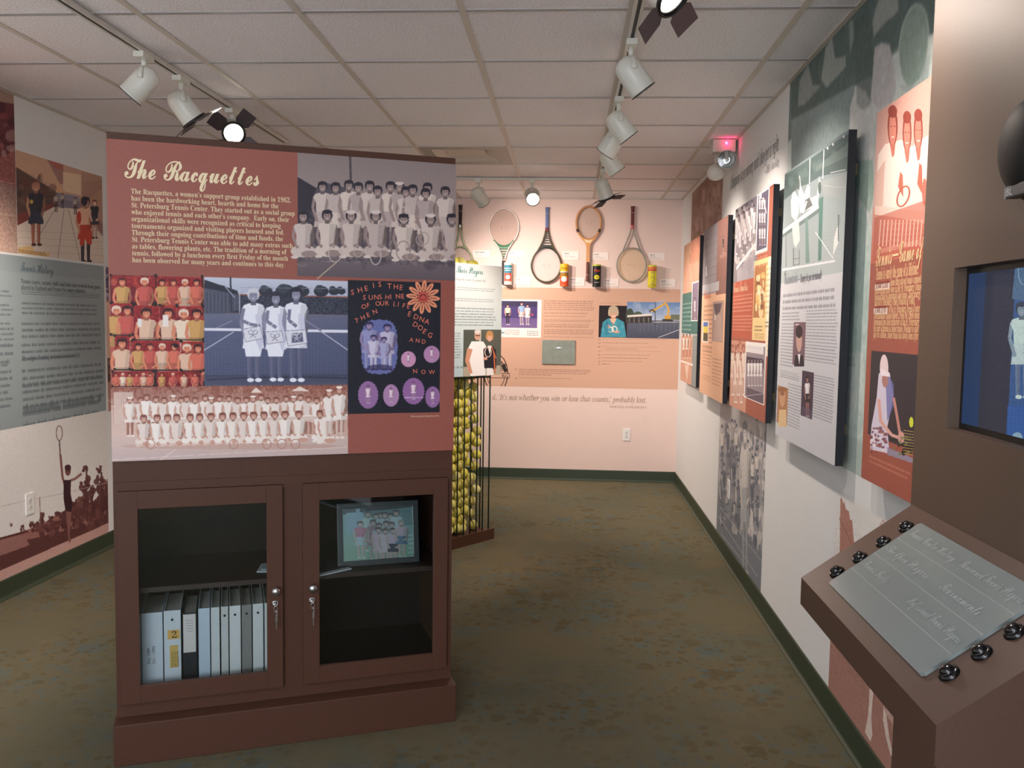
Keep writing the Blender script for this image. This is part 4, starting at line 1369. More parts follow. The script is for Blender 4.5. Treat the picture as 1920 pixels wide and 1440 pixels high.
bb.para(780, 572, 932, 612, 7, (100, 110, 118)); bb.para(780, 622, 866, 672, 10, (100, 110, 118)); bb.para(800, 686, 868, 692, 1, (110, 120, 126))
bb.rect(869, 618, 939, 705, (150, 152, 140))
bb.rect(869, 618, 900, 690, (78, 84, 76)); bb.rect(898, 618, 902, 700, (190, 190, 180)); bb.rect(902, 618, 939, 690, (88, 92, 84)); bb.rect(869, 688, 939, 706, (176, 168, 150))
bb.poly([(878, 652), (884, 640), (906, 640), (912, 650), (910, 706), (882, 706)], (240, 240, 240)); bb.poly([(876, 652), (872, 676), (880, 700), (886, 700), (880, 676), (886, 655)], (206, 150, 124))
bb.ell(895, 629, 5.6, 9, (206, 160, 138)); bb.ell(895, 622, 5.6, 4, (214, 210, 206)); bb.line([(891, 629), (900, 629)], 1.4, (60, 50, 50))
bb.poly([(906, 655), (914, 648), (922, 648), (930, 656), (930, 690), (922, 694), (908, 690)], (34, 34, 44)); bb.poly([(914, 648), (918, 664), (922, 648)], (236, 232, 228)); bb.poly([(912, 690), (924, 690), (926, 706), (912, 706)], (236, 236, 236))
bb.ell(918, 632, 5.4, 8, (216, 168, 146)); bb.ell(918, 625, 6.2, 5, (190, 140, 90)); bb.ell(912.5, 631, 1.6, 6, (190, 140, 90)); bb.ell(923.5, 631, 1.6, 6, (190, 140, 90))
bb.ring(915, 660, 6, 9, 1.4, (232, 214, 196)); bb.ell(910, 672, 4, 3, (214, 160, 136)); bb.line([(926, 660), (928, 700)], 2.4, (200, 110, 70)); bb.line([(922, 650), (930, 672)], 1.5, (214, 120, 80))
bb.obj('printed_face', bt, label='printed sheet with grey text and a photo of two people')
letters(['Their Players'], 'script', bb, (856, 511), (905, 517), .066, (84, 140, 142), bt, bold=.012)
letters(['change the course of a player\u2019s life.'], 'italic', bb, (852, 525), (911, 528), .021, (110, 120, 124), bt)

# ================================================================== MURALS ON THE WALLS
NR = (-1, 0, 0)


def rw_print(y0, y1, zt_, zb_, res, bg, x=XR):
    return Print((x, y0, zt_), (0, -1, 0), y0 - y1, zt_ - zb_, res, bg, N=(-1, 0, 0))


# brown strip on the right wall near the far corner
m = rw_print(7.37, 5.90, 2.565, 1.10, 220, (150, 112, 98))
m.grad(1290, 300, 1360, 470, (128, 92, 80), (160, 124, 108))
m.noise(1290, 300, 1360, 470, .05, 6)
m.poly([(1290, 400), (1360, 350), (1360, 380), (1290, 430)], (176, 142, 128), .5); m.poly([(1322, 330), (1336, 318), (1340, 470), (1320, 470)], (180, 146, 132), .45)
for k in range(12): m.person(random.uniform(1300, 1354), random.uniform(430, 500), 110, top=(176, 142, 128), skirt=(150, 112, 98), hair=(112, 76, 66), skin=(164, 126, 110), legs=(140, 102, 90), sq=.28)
m.blobs(1290, 300, 1360, 470, 50, 4, 22, [(176, 144, 130), (124, 88, 78), (146, 108, 94)], .35, .4)
m.soften(4, .01)
m.obj('brown_mural', wall_right, label='brown sepia mural strip behind the two far panels')
m = rw_print(7.10, 6.30, 1.10, .99, 100, (200, 165, 140)); m.obj('tan_mural', wall_right)

# blue-grey crowd strip
m = rw_print(5.725, 4.392, 1.10, .105, 420, (150, 152, 154))
m.grad(1340, 740, 1450, 1120, (186, 182, 182), (128, 134, 142))
m.poly([(1345, 940), (1440, 1030), (1440, 1120), (1340, 1060)], (124, 130, 138))
for k in range(230):
    u = random.uniform(1350, 1438); v = random.uniform(800, 985 + (u - 1350) * .55)
    c = random.choice([(92, 100, 116), (108, 114, 126), (196, 192, 188), (206, 202, 198), (160, 160, 164)])
    m.ell(u, v, random.uniform(1.2, 4.2), random.uniform(4, 15), c, .75, n=10)
for k in range(26):
    m.person(random.uniform(1352, 1436), random.uniform(870, 990), 92, top=random.choice([(210, 206, 200), (100, 108, 122), (170, 170, 170)]), hair=(76, 84, 100), skin=(190, 186, 184), legs=(120, 126, 138), skirt=(110, 118, 130), shoe=(90, 96, 110), sq=.32)
m.person(1397, 1082, 290, top=(206, 204, 200), skirt=(172, 176, 178), hair=(122, 128, 136), skin=(196, 194, 192), legs=(164, 168, 172), shoe=(200, 200, 198), sq=.24)
m.poly([(1407, 950), (1412, 960), (1412, 1000), (1407, 990)], (206, 204, 200))
for pts in ([(1350, 950), (1436, 1062)], [(1348, 968), (1420, 1080)], [(1352, 1000), (1400, 1060)]): m.line(pts, 1.2, (172, 176, 180))
m.noise(1340, 740, 1450, 1120, .02, 3)
m.soften(1, .012)
m.obj('crowd_mural', wall_right, label='blue-grey printed crowd photograph below the rust panel')

# teal mural with rackets and legs, behind the two near panels
m = rw_print(4.170, 1.95, 2.592, .955, 300, (176, 192, 186))
m.grad(1400, -60, 1800, 330, (104, 124, 124), (150, 168, 164))
m.grad(1400, 330, 1800, 900, (204, 216, 212), (200, 214, 208))
m.poly([(1484, 158), (1600, 30), (1640, -60), (1760, -60), (1760, 60), (1680, 90), (1640, 140), (1600, 160), (1484, 225)], (92, 112, 110))
m.poly([(1484, 226), (1600, 160), (1610, 200), (1592, 330), (1592, 380), (1484, 380)], (138, 156, 156))
for pts, c in (([(1548, 90), (1560, 70), (1566, 110), (1585, 105), (1586, 125), (1550, 165), (1540, 150)], (168, 176, 172)), ([(1500, 150), (1516, 120), (1524, 160), (1540, 160), (1510, 195), (1496, 200)], (160, 168, 166)),
               ([(1645, 5), (1660, -20), (1684, -10), (1684, 22), (1655, 48), (1638, 70), (1636, 40)], (168, 174, 172)), ([(1592, 40), (1600, 36), (1602, 70), (1594, 100)], (150, 160, 156))):
    m.poly(pts, c, .85)
m.poly([(1600, 40), (1632, 20), (1640, 120), (1634, 190), (1628, 200), (1606, 160)], (84, 102, 100), .8)
m.poly([(1640, 90), (1652, 80), (1668, 84), (1676, 120), (1680, 160), (1672, 196), (1650, 205), (1632, 186), (1637, 130)], (192, 192, 194))
m.poly([(1594, 200), (1606, 160), (1622, 172), (1632, 190), (1650, 205), (1668, 195), (1640, 300), (1640, 560), (1596, 560), (1592, 260)], (206, 210, 208))
m.poly([(1606, 160), (1624, 172), (1632, 196), (1618, 206), (1606, 196)], (150, 158, 156), .8)
n = 30
m.poly([(1714 + 27 * math.cos(2 * PI * k / n) + 6 * math.sin(2 * PI * k / n) * -1, 84 + 78 * math.sin(2 * PI * k / n)) for k in range(n)], (140, 162, 154))
m.ring(1713, 86, 27, 78, 1.8, (206, 216, 208), rot=.10)
for k in range(12): m.line([(1692 + k * 3.6, 30 + abs(k - 6) * 4), (1688 + k * 3.6, 140 - abs(k - 6) * 4)], .7, (176, 192, 184), .6)
for k in range(11): m.line([(1688, 40 + k * 10), (1738, 28 + k * 10)], .7, (176, 192, 184), .6)
m.line([(1690, 150), (1692, 182)], 2, (196, 208, 202)); m.poly([(1684, 160), (1700, 175), (1740, 150), (1745, 100), (1735, 110), (1718, 160)], (150, 170, 168), .6)
# legs, sock and shoe seen between the panels
m.poly([(1604, 300), (1636, 300), (1640, 360), (1630, 400), (1612, 372), (1600, 340)], (150, 178, 166), .8)
m.poly([(1606, 400), (1618, 380), (1628, 420), (1624, 520), (1618, 600), (1614, 660), (1594, 662), (1592, 600), (1598, 500)], (180, 202, 196))
m.poly([(1628, 420), (1622, 520), (1618, 600), (1614, 660), (1619, 660), (1628, 560), (1634, 440)], (186, 204, 198))
m.poly([(1589, 662), (1600, 664), (1600, 720), (1602, 760), (1598, 782), (1589, 775), (1584, 740)], (208, 216, 212)); m.line([(1589, 672), (1602, 674)], 3.2, (140, 172, 160)); m.line([(1589, 682), (1602, 684)], 3.2, (140, 172, 160))
m.poly([(1620, 640), (1632, 560), (1640, 560), (1636, 800), (1620, 800)], (166, 190, 184), .5)
m.blobs(1590, 400, 1650, 860, 26, 6, 26, [(170, 192, 186), (198, 210, 206)], .35, .5)
m.noise(1400, -60, 1800, 900, .018, 5)
m.soften(5, .012)
m.obj('teal_mural', wall_right, label='pale teal mural of a large racket and legs behind the near panels')

# rosy mural low on the right wall
m = rw_print(3.235, 1.95, .86, .104, 420, (222, 222, 220))
m.poly([(1500, 1090), (1574, 1090), (1576, 936), (1578, 932), (1582, 945), (1584, 940), (1586, 955), (1592, 958), (1594, 975), (1598, 975), (1601, 1010), (1610, 1090), (1900, 1600), (1500, 1600)], (176, 128, 116))
m.poly([(1574, 968), (1608, 1040), (1608, 1044), (1574, 974)], (146, 98, 88), .6)
m.poly([(1500, 1060), (1800, 1200), (1800, 1700), (1500, 1700)], (164, 122, 112))
m.poly([(1500, 1100), (1700, 1440), (1500, 1440)], (184, 136, 124), .25)
m.line([(1657, 975), (1662, 960), (1670, 955), (1676, 958)], 2.4, (196, 160, 148)); m.line([(1650, 985), (1656, 975), (1660, 985)], 2, (196, 160, 148))
m.poly([(1631, 1290), (1638, 1292), (1634, 1345), (1636, 1378), (1632, 1390), (1622, 1372), (1628, 1340)], (222, 206, 196)); m.poly([(1657, 1320), (1662, 1340), (1668, 1385), (1674, 1410), (1671, 1418), (1662, 1385), (1656, 1350)], (222, 206, 196)); m.poly([(1660, 1320), (1676, 1345), (1676, 1362), (1662, 1340)], (206, 176, 164), .7)
m.noise(1500, 900, 1800, 1600, .02, 3)
m.obj('rosy_mural', wall_right, label='rosy brown mural low on the wall beneath the button desk')

# wall quotations on the right wall
rp = rw_print(6, 4, 2.4, .7, 10, (0, 0, 0))
letters(['Champions keep playing until they get it right.'], 'italic', rp, (1369, 357), (1461, 282), .115, (128, 130, 134), wall_right, name='quote_lettering', label='grey italic quotation above the rust panel')
letters(['\u2014Billie Jean King'], 'italic', rp, (1434, 329), (1461, 309), .060, (150, 150, 152), wall_right, name='quote_lettering')
qp = rw_print(6.82, 5.75, .86, .60, 500, (222, 224, 224))
qp.para(1305.5, 772, 1352.5, 779, 1, (170, 170, 174), fill=.9); 
qp.a = qp.a  # one line of small grey print
ql = rw_print(6.80, 5.78, .795, .735, 600, (222, 224, 224)); ql.para(1303, 765, 1354, 800, 1, (160, 162, 166), fill=.75, al=.6); ql.obj('small_quote_print', wall_right, label='small grey line of print low on the wall')
ql = rw_print(6.08, 5.80, .695, .665, 600, (222, 224, 224)); ql.para(1330, 818, 1354, 836, 1, (176, 176, 180), fill=.7, al=.6); ql.obj('small_quote_credit', wall_right)


# ---- left wall murals
def lw_print(y0, y1, zt_, zb_, res, bg):
    return Print((XL, y0, zt_), (0, 1, 0), y1 - y0, zt_ - zb_, res, bg, N=(1, 0, 0))


m = lw_print(3.2, 4.342, 2.592, 1.783, 360, (150, 90, 88))
m.grad(-300, 0, 40, 280, (116, 62, 66), (98, 48, 56)); m.grad(-300, 268, 40, 480, (150, 118, 110), (196, 166, 150))
m.blobs(-200, 170, 28, 290, 60, 4, 16, [(70, 34, 46), (152, 70, 78), (126, 90, 92), (180, 150, 140)], .6)
m.poly([(-200, 130), (28, 175), (28, 195), (-200, 160)], (166, 138, 124)); m.noise(-300, 150, 40, 480, .04, 3)
for k in (0, 1): m.line([(-200, 300 + k * 60), (28, 345 + k * 60)], 1.6, (206, 180, 168), .7)
m.soften(1, .012)
m.obj('dark_red_mural', wall_left, label='dark red printed photograph cut by the left picture edge')

m = lw_print(4.345, 5.172, 2.318, 1.786, 620, (206, 186, 170))
m.poly([(28, 270), (118, 298), (145, 312), (193, 326), (193, 500), (28, 480)], (196, 158, 138))
m.poly([(28, 276), (90, 292), (118, 345), (118, 356), (28, 312)], (206, 166, 140)); m.poly([(84, 292), (116, 300), (118, 312), (122, 345), (112, 345)], (150, 112, 110), .8)
m.poly([(84, 292), (118, 300), (118, 318), (104, 316)], (176, 96, 84), .8); m.poly([(118, 322), (152, 328), (152, 366), (118, 358)], (226, 196, 164)); m.poly([(108, 342), (118, 360), (152, 368), (152, 376), (104, 362)], (216, 170, 130))
m.poly([(152, 322), (193, 330), (193, 440), (152, 372)], (176, 138, 118)); 
for k in range(7): m.line([(156, 380 - k * 6), (192, 350 - k * 2)], 1.6, (140, 104, 96), .5)
m.poly([(28, 312), (104, 358), (104, 392), (92, 398), (30, 422)], (98, 74, 68)); m.blobs(32, 330, 100, 395, 30, 3, 9, [(80, 62, 60), (130, 100, 84), (112, 70, 60)], .6)
m.poly([(30, 402), (100, 380), (100, 392), (30, 424)], (126, 64, 62)); m.poly([(104, 360), (148, 368), (150, 392), (104, 386)], (138, 134, 150)); m.poly([(104, 374), (150, 378), (150, 394), (104, 388)], (116, 108, 126), .6)
m.poly([(30, 424), (100, 388), (150, 392), (193, 440), (193, 500), (28, 480)], (218, 204, 190)); m.poly([(150, 368), (193, 420), (193, 444), (150, 396)], (120, 84, 84), .6)
for k in range(5): m.line([(30, 432 + k * 12), (193, 440 + k * 13)], .8, (176, 156, 146), .6)
for a_, b_ in (((120, 392), (108, 484)), ((128, 392), (150, 488)), ((104, 390), (52, 478))): m.line([a_, b_], 1.1, (112, 92, 88), .7)
m.person(67, 461, 118, top=(52, 52, 66), skirt=(48, 54, 72), hair=(176, 120, 100), skin=(190, 140, 116), legs=(176, 110, 90), shoe=(70, 44, 44), sq=1.0); m.ring(76, 334, 3.5, 8, 1.2, (110, 84, 74)); m.ell(59, 378, 3, 4, (206, 180, 90))
m.poly([(57, 398), (76, 398), (80, 420), (70, 420), (66, 410), (60, 422), (54, 418)], (52, 60, 80))
m.person(160, 492, 122, top=(226, 180, 152), skirt=(190, 70, 56), hair=(42, 36, 50), skin=(206, 150, 124), legs=(60, 60, 72), shoe=(40, 34, 40), sq=1.0); m.poly([(150, 430), (170, 430), (172, 458), (163, 458), (160, 446), (155, 462), (149, 458)], (196, 68, 50)); m.ell(148, 408, 4, 12, (186, 60, 52)); m.ell(171, 412, 3.5, 12, (186, 70, 60)); m.ell(158, 377, 6, 9, (42, 40, 56))
for u, v, h in ((105, 397, 34), (117, 390, 28), (141, 402, 32)): m.person(u, v, h, top=(186, 170, 164), skirt=(80, 60, 66), hair=(70, 50, 52), legs=(90, 70, 76), shoe=(50, 40, 44), sq=1.0)
m.person(177, 447, 72, top=(40, 42, 54), skirt=(60, 60, 72), hair=(120, 60, 50), skin=(220, 190, 176), legs=(196, 160, 146), shoe=(50, 40, 44), sq=.9)
m.poly([(31, 464), (60, 460), (64, 470), (94, 474), (92, 482), (31, 478)], (216, 182, 128)); m.para(34, 466, 88, 480, 2, (110, 70, 50))
m.poly([(112, 290), (120, 303), (132, 304), (133, 308), (140, 309), (141, 312), (150, 314), (160, 315), (170, 318), (193, 324), (193, 285), (112, 270)], (222, 224, 224))
m.soften(1, .012)
m.obj('court_painting_mural', wall_left, label='printed painting of old-time players on an indoor court')

m = lw_print(3.3, 5.172, 1.772, .876, 640, (146, 160, 164))
m.grad(-300, 480, 210, 805, (152, 166, 170), (142, 154, 158))
INK = (84, 98, 104)
m.para(40, 541, 192, 560, 3, INK); m.para(40, 563, 190, 593, 3, INK); m.para(40, 600, 192, 632, 3, INK); m.para(40, 640, 194, 668, 3, INK, short=(2,))
m.para(41, 688, 196, 712, 3, INK); m.para(41, 714, 196, 745, 4, INK); m.para(42, 750, 196, 758, 1, INK); m.para(42, 764, 190, 780, 2, INK)
for v0, v1 in ((530, 555), (560, 590), (600, 636), (645, 680), (690, 760)): m.para(-180, v0, 28, v1 + 4, max(2, int((v1 - v0) / 9)), INK)
m.obj('grey_text_mural', wall_left, label='blue-grey wall band of printed tennis history text')
letters(['Tennis History'], 'script', m, (39, 508), (100, 519), .072, (104, 124, 132), wall_left, name='title_lettering', bold=.012)
letters(['Tennis courts, rackets, balls and rules have evolved from games', 'played in England and France for many centuries.'], 'serif', m, (39, 531), (188, 540), .034, (86, 98, 104), wall_left, pitch=.030)
letters(['The origin of scoring in tennis is not as settled.'], 'serif', m, (41, 677), (150, 678), .040, (86, 98, 104), wall_left)
letters(['Don Budge', 'Althea Gibson', 'Becker and'], 'serif', m, (6, 737), (30, 737), .030, (70, 82, 88), wall_left, pitch=.036) if False else None

m = lw_print(3.2, 5.172, .874, .104, 460, (222, 220, 218))
m.poly([(-400, 1150), (-400, 1075), (0, 1008), (30, 1000), (75, 985), (110, 962), (203, 930), (203, 1150)], (150, 104, 96))
m.poly([(-400, 1180), (-400, 1120), (0, 1020), (60, 1010), (203, 975), (203, 1150)], (92, 54, 52))
m.poly([(-300, 1110), (0, 1012), (40, 1003), (50, 1012), (55, 1022), (0, 1042), (-300, 1140)], (150, 108, 102))
m.line([(0, 1010), (52, 996)], 4, (86, 48, 48)); m.line([(-200, 1062), (0, 1012)], 6, (86, 48, 48))
for u, v, r in ((76, 972, 9), (66, 990, 9), (95, 975, 7), (113, 972, 9), (82, 992, 12), (100, 990, 12), (120, 985, 12), (128, 960, 8), (140, 952, 10), (158, 905, 12), (166, 930, 14), (160, 955, 14), (170, 975, 14), (188, 905, 11), (194, 930, 12), (190, 955, 12), (196, 975, 10), (176, 950, 10), (42, 990, 5), (60, 984, 6), (20, 984, 3), (145, 975, 12), (185, 880, 6), (160, 878, 6), (172, 915, 5)):
    m.blobs(u - r * .7, v - r, u + r * .7, v + r, 12, r * .25, r * .6, [(92, 54, 54), (112, 70, 66), (84, 46, 48)], .85, .8)
for k in range(150):
    u = 203 - abs(random.gauss(0, 48)); top = 990 - max(0, (u - 60)) * .62
    m.ell(u, random.uniform(top, 1008 - u * .1), random.uniform(2, 6), random.uniform(3, 8), random.choice([(92, 54, 54), (112, 70, 66), (84, 46, 48), (100, 60, 58)]), .9, n=8)
m.line([(162, 880), (162, 975)], 3, (92, 54, 54)); m.line([(190, 885), (190, 975)], 3, (92, 54, 54)); m.line([(74, 932), (76, 985)], 1.2, (120, 84, 80)); m.line([(0, 950), (50, 938), (120, 925), (200, 905)], 1, (186, 170, 166))
m.poly([(-400, 1220), (-400, 1155), (0, 1070), (204, 980), (204, 1010), (0, 1100)], (196, 156, 148))
SK = (110, 70, 66)
m.ring(111, 812, 5.6, 14, 1.6, (120, 96, 92)); m.line([(111, 826), (113, 856)], 2, (70, 40, 42)); m.line([(113, 852), (117, 895), (121, 908)], 4.2, (130, 90, 84)); m.line([(122, 905), (140, 898), (153, 888)], 4.6, (140, 98, 92))
m.ell(127, 882, 5.5, 10, (116, 74, 68)); m.ell(127, 877, 6, 6, (70, 40, 44))
m.poly([(119, 900), (133, 900), (132, 925), (136, 945), (133, 962), (123, 960), (119, 935)], (58, 32, 38)); m.poly([(123, 958), (134, 960), (132, 985), (130, 1002), (133, 1015), (129, 1018), (127, 1000), (125, 980)], (134, 92, 86))
m.noise(-400, 800, 204, 1150, .014, 2)
m.soften(1, .012)
m.obj('player_photo_mural', wall_left, label='sepia mural of a woman reaching up with a racket over a treeline')
letters(['Photo courtesy of the archives'], 'sans', m, (193, 838), (199, 838), .010, (150, 140, 140), wall_left) if False else None
# strip beyond, glimpsed beside the exhibit board
m = lw_print(5.195, 5.75, 1.770, .866, 300, (176, 128, 112))
m.rect(190, 480, 260, 565, (92, 84, 110)); m.blobs(194, 500, 215, 565, 26, 2, 6, [(190, 186, 200), (60, 54, 80)], .7); m.rect(190, 566, 260, 672, (236, 190, 168)); m.rect(190, 672, 260, 720, (96, 70, 62)); m.blobs(194, 674, 215, 720, 12, 3, 7, [(150, 110, 90), (60, 44, 50)], .7); m.rect(190, 720, 260, 790, (176, 130, 116)); m.line([(192, 740), (215, 760)], 1.4, (226, 200, 180))
m.obj('narrow_picture_strip', wall_left, label='narrow column of printed pictures at the edge of the exhibit board')


# ================================================================== THE ROW OF WALL PANELS (right wall)
XF = XR - .060


def wall_panel(y0, y1, zt_, zb_, label, edge=(22, 24, 34)):
    t = empty('wall_panel', (XR, (y0 + y1) / 2, zb_), 0, label, 'exhibit panel')
    o = MB().box(XF, y1, zb_, XF + .028, y0, zt_).build('panel_core', mat('panel_edge', edge, .5)); attach(o, t)
    o = MB().box(XF + .028, y1 + .08, zb_ + .10, XR, y0 - .08, zb_ + .14).box(XF + .028, y1 + .08, zt_ - .14, XR, y0 - .08, zt_ - .10).build('mounting_cleat', mat('cleat_wood', (150, 130, 100), .8)); attach(o, t)
    return t, rw_print(y0, y1, zt_, zb_, 720, (200, 200, 200), x=XF)


# --- farthest panel
t, p = wall_panel(7.325, 6.435, 2.12, 1.0, 'farthest exhibit panel on the right wall, with a teal text band across its middle')
p.grad(1270, 430, 1320, 560, (206, 160, 132), (226, 176, 150)); p.poly([(1296, 450), (1314, 440), (1312, 540), (1302, 545), (1296, 500)], (186, 120, 100), .7)
p.line([(1294, 476), (1294, 494)], 1, (130, 90, 76)); p.poly([(1283, 500), (1313, 488), (1311, 545), (1281, 552)], (216, 166, 146), .5)
p.rect(1270, 554, 1320, 628, (76, 118, 112)); p.para(1281, 566, 1297, 622, 7, (170, 196, 188)); p.rect(1298, 530, 1309, 602, (236, 236, 236)); p.rect(1299, 532, 1308, 600, (132, 120, 140)); p.person(1303, 598, 40, sq=.35, top=(210, 204, 214))
p.rect(1270, 628, 1299, 760, (206, 158, 136)); p.rect(1299, 628, 1320, 760, (140, 150, 150))
for u, c in ((1282, (236, 226, 216)), (1288, (226, 210, 198)), (1294, (206, 176, 160))): p.person(u, 672, 46, top=c, sq=.4, hair=(120, 80, 66), skin=(180, 120, 100))
p.rect(1270, 676, 1299, 682, (236, 226, 214)); p.poly([(1284, 684), (1292, 684), (1288, 716)], (236, 216, 200), .7)
p.noise(1270, 430, 1320, 760, .02, 5)
o = p.obj('printed_face', t); 
# --- second
t, p = wall_panel(6.260, 5.318, 2.13, .985, 'peach exhibit panel on the right wall, second from the far corner')
p.a[:] = np.array((232, 186, 154)) / 255
p.grad(1320, 400, 1348, 548, (132, 128, 134), (158, 152, 158)); p.rect(1347, 400, 1370, 548, (146, 108, 100))
for k in range(7): p.line([(1321, 452 + k * 14), (1347, 436 + k * 15)], 1, (112, 108, 116), .7)
p.line([(1324, 500), (1325, 518)], 1.4, (232, 226, 226)); p.person(1356, 475, 32, sq=.4, top=(60, 50, 54), skirt=(60, 50, 54), hair=(50, 40, 44)); p.rect(1350, 478, 1362, 480, (170, 130, 120)); p.rect(1316, 536, 1348, 544, (186, 186, 190))
letters(['Facilities'], 'script', p, (1320, 563), (1334, 558), .080, (214, 110, 84), t) if False else None
p.para(1320, 570, 1336, 664, 11, (160, 116, 96)); p.rect(1337, 566, 1355, 642, (176, 150, 140)); p.poly([(1338, 570), (1354, 568), (1350, 585), (1342, 592)], (96, 84, 92)); p.poly([(1342, 592), (1352, 590), (1355, 640), (1337, 640)], (192, 166, 158)); p.rect(1340, 590, 1342, 600, (230, 220, 214))
p.rect(1318, 602, 1328, 643, (240, 236, 228)); p.rect(1319, 604, 1327, 620, (96, 120, 180)); p.rect(1319, 612, 1327, 626, (220, 200, 90)); p.rect(1319, 624, 1327, 640, (96, 84, 60))
p.para(1318, 648, 1334, 690, 6, (172, 126, 104)); p.para(1318, 700, 1334, 718, 3, (172, 126, 104)); p.para(1336, 668, 1352, 728, 8, (172, 126, 104)); p.para(1318, 726, 1352, 744, 1, (172, 126, 104), al=.0)
p.noise(1310, 400, 1370, 760, .012, 5)
p.obj('printed_face', t)
letters(['Courts'], 'script', p, (1320.5, 561), (1333, 556), .090, (214, 112, 86), t)
# --- third: rust
t, p = wall_panel(5.090, 4.162, 2.13, 1.0, 'rust-red exhibit panel in the middle of the right wall, packed with old photographs')
RED = (168, 98, 80)
p.a[:] = np.array(RED) / 255
p.rect(1370, 340, 1417.5, 536, (140, 134, 140)); p.grad(1370, 340, 1417.5, 420, (96, 92, 104), (150, 144, 150))
p.blobs(1380, 385, 1416, 520, 60, 5, 16, [(206, 200, 204), (76, 72, 86), (160, 154, 160), (224, 218, 220)], .6, .35)
for k in range(11): p.person(1382 + k * 3.2, 478 + k % 3 * 10 - k * 2, 84, top=(220, 214, 216), skirt=(214, 208, 212), hair=(60, 56, 70), skin=(150, 140, 146), sq=.32)
p.poly([(1381, 500), (1416, 455), (1416, 462), (1381, 507)], (230, 226, 228)); p.poly([(1382, 508), (1416, 466), (1416, 530), (1382, 534)], (176, 170, 178), .8)
p.rect(1420.5, 362, 1439, 470, (236, 230, 226)); p.rect(1422, 367, 1437.5, 464, (92, 88, 108)); 
for v in (405, 430, 460):
    for u in (1425, 1429.5, 1434): p.person(u, v, 36, top=(226, 220, 224), sq=.38, hair=(50, 44, 60), skin=(170, 150, 150))
p.rect(1424, 366, 1428, 372, (230, 226, 226)); p.line([(1431, 370), (1437, 400)], 2, (206, 200, 206))
p.rect(1376, 530, 1414, 636, (186, 96, 76)); p.para(1374.5, 553, 1411, 584, 5, (222, 178, 150)); p.para(1374.5, 590, 1411, 622, 5, (222, 178, 150))
p.rect(1415, 490, 1444, 640, (236, 208, 150)); p.rect(1441, 484, 1450, 670, (240, 230, 206)); p.para(1416, 494, 1440, 500, 1, (150, 60, 50)); p.rect(1415.5, 503, 1433.5, 595, (176, 120, 76)); p.blobs(1417, 510, 1432, 594, 26, 3, 14, [(246, 232, 190), (110, 66, 46), (230, 190, 120)], .75, .35)
p.para(1435, 500, 1449, 590, 9, (170, 130, 90), al=.5); p.para(1415, 608, 1430, 622, 2, (80, 60, 50)); p.para(1435, 600, 1449, 615, 2, (80, 60, 50)); p.para(1415, 624, 1433, 636, 3, (150, 110, 80)); p.para(1440, 618, 1449, 662, 5, (170, 130, 90), al=.6)
p.rect(1366, 637, 1398, 775, (206, 152, 132)); p.blobs(1370, 640, 1396, 690, 16, 4, 12, [(160, 100, 84), (226, 186, 168)], .6, .4)
for k in range(5): p.person(1374 + k * 5.2, 742 + k % 2 * 14, 96, top=(232, 214, 202), skirt=(230, 210, 198), hair=(150, 90, 76), skin=(200, 150, 132), legs=(222, 196, 182), sq=.34)
p.rect(1398.5, 640, 1433, 760, (240, 236, 232)); p.rect(1400, 646, 1431.5, 756, (150, 140, 148)); p.rect(1400, 646, 1431.5, 665, (226, 224, 224)); p.para(1401, 650, 1430, 655, 1, (150, 146, 150)); p.rect(1400, 668, 1431.5, 690, (70, 62, 76)); p.rect(1400, 726, 1431.5, 758, (104, 92, 106)); p.line([(1400, 742), (1432, 738)], 1, (200, 196, 200))
for k in range(5): p.person(1404 + k * 5.8, 724, 52, top=(236, 232, 234), skirt=(230, 226, 230), hair=(50, 40, 54), skin=(170, 150, 150), legs=(190, 176, 180), sq=.42)
p.para(1399, 762, 1422, 774, 3, (216, 156, 130), al=.6); p.para(1420, 472, 1440, 482, 2, (226, 160, 130), al=.7)
p.noise(1360, 340, 1450, 800, .012, 3)
p.obj('printed_face', t)
letters(['Racket Rackets'] if False else ['Friends & Families'] if False else ['Tennis Families'], 'script', p, (1376, 549), (1402, 543), .085, (240, 206, 170), t)
# --- fourth: grey
t, p = wall_panel(3.955, 3.075, 2.142, .975, 'light grey exhibit panel with a teal court photograph on top, nearest full panel', edge=(18, 22, 36))
p.a[:] = np.array((206, 208, 214)) / 255
p.grad(1460, 240, 1600, 506, (136, 152, 156), (176, 188, 190))
p.poly([(1470, 330), (1592, 250), (1592, 320), (1540, 330), (1515, 345), (1500, 350), (1471, 375)], (92, 112, 112))
for k in range(14): p.ell(1475 + k * 9, 332 - k * 5.6 + 14, 6, 9, random.choice([(84, 104, 104), (104, 124, 122)]), .9)
for u, v in ((1552, 278), (1562, 271), (1582, 256)): p.ell(u, v, 1.6, 3, (230, 234, 234))
p.poly([(1530, 312), (1592, 268), (1592, 292), (1530, 322)], (120, 138, 136), .8); p.line([(1557, 324), (1586, 318)], 1.6, (220, 226, 226)); p.poly([(1540, 340), (1592, 322), (1592, 375), (1545, 368)], (160, 170, 172)); p.line([(1545, 348), (1588, 352)], 1, (190, 198, 200)); p.line([(1519, 297), (1518, 345)], 1.8, (226, 230, 232)); p.line([(1545, 281), (1543, 335)], 1.8, (226, 230, 232))
p.poly([(1496, 340), (1500, 328), (1502, 350), (1508, 365), (1515, 345), (1519, 350), (1519, 372), (1532, 366), (1536, 330), (1539, 340), (1533, 385), (1500, 400)], (232, 232, 230))
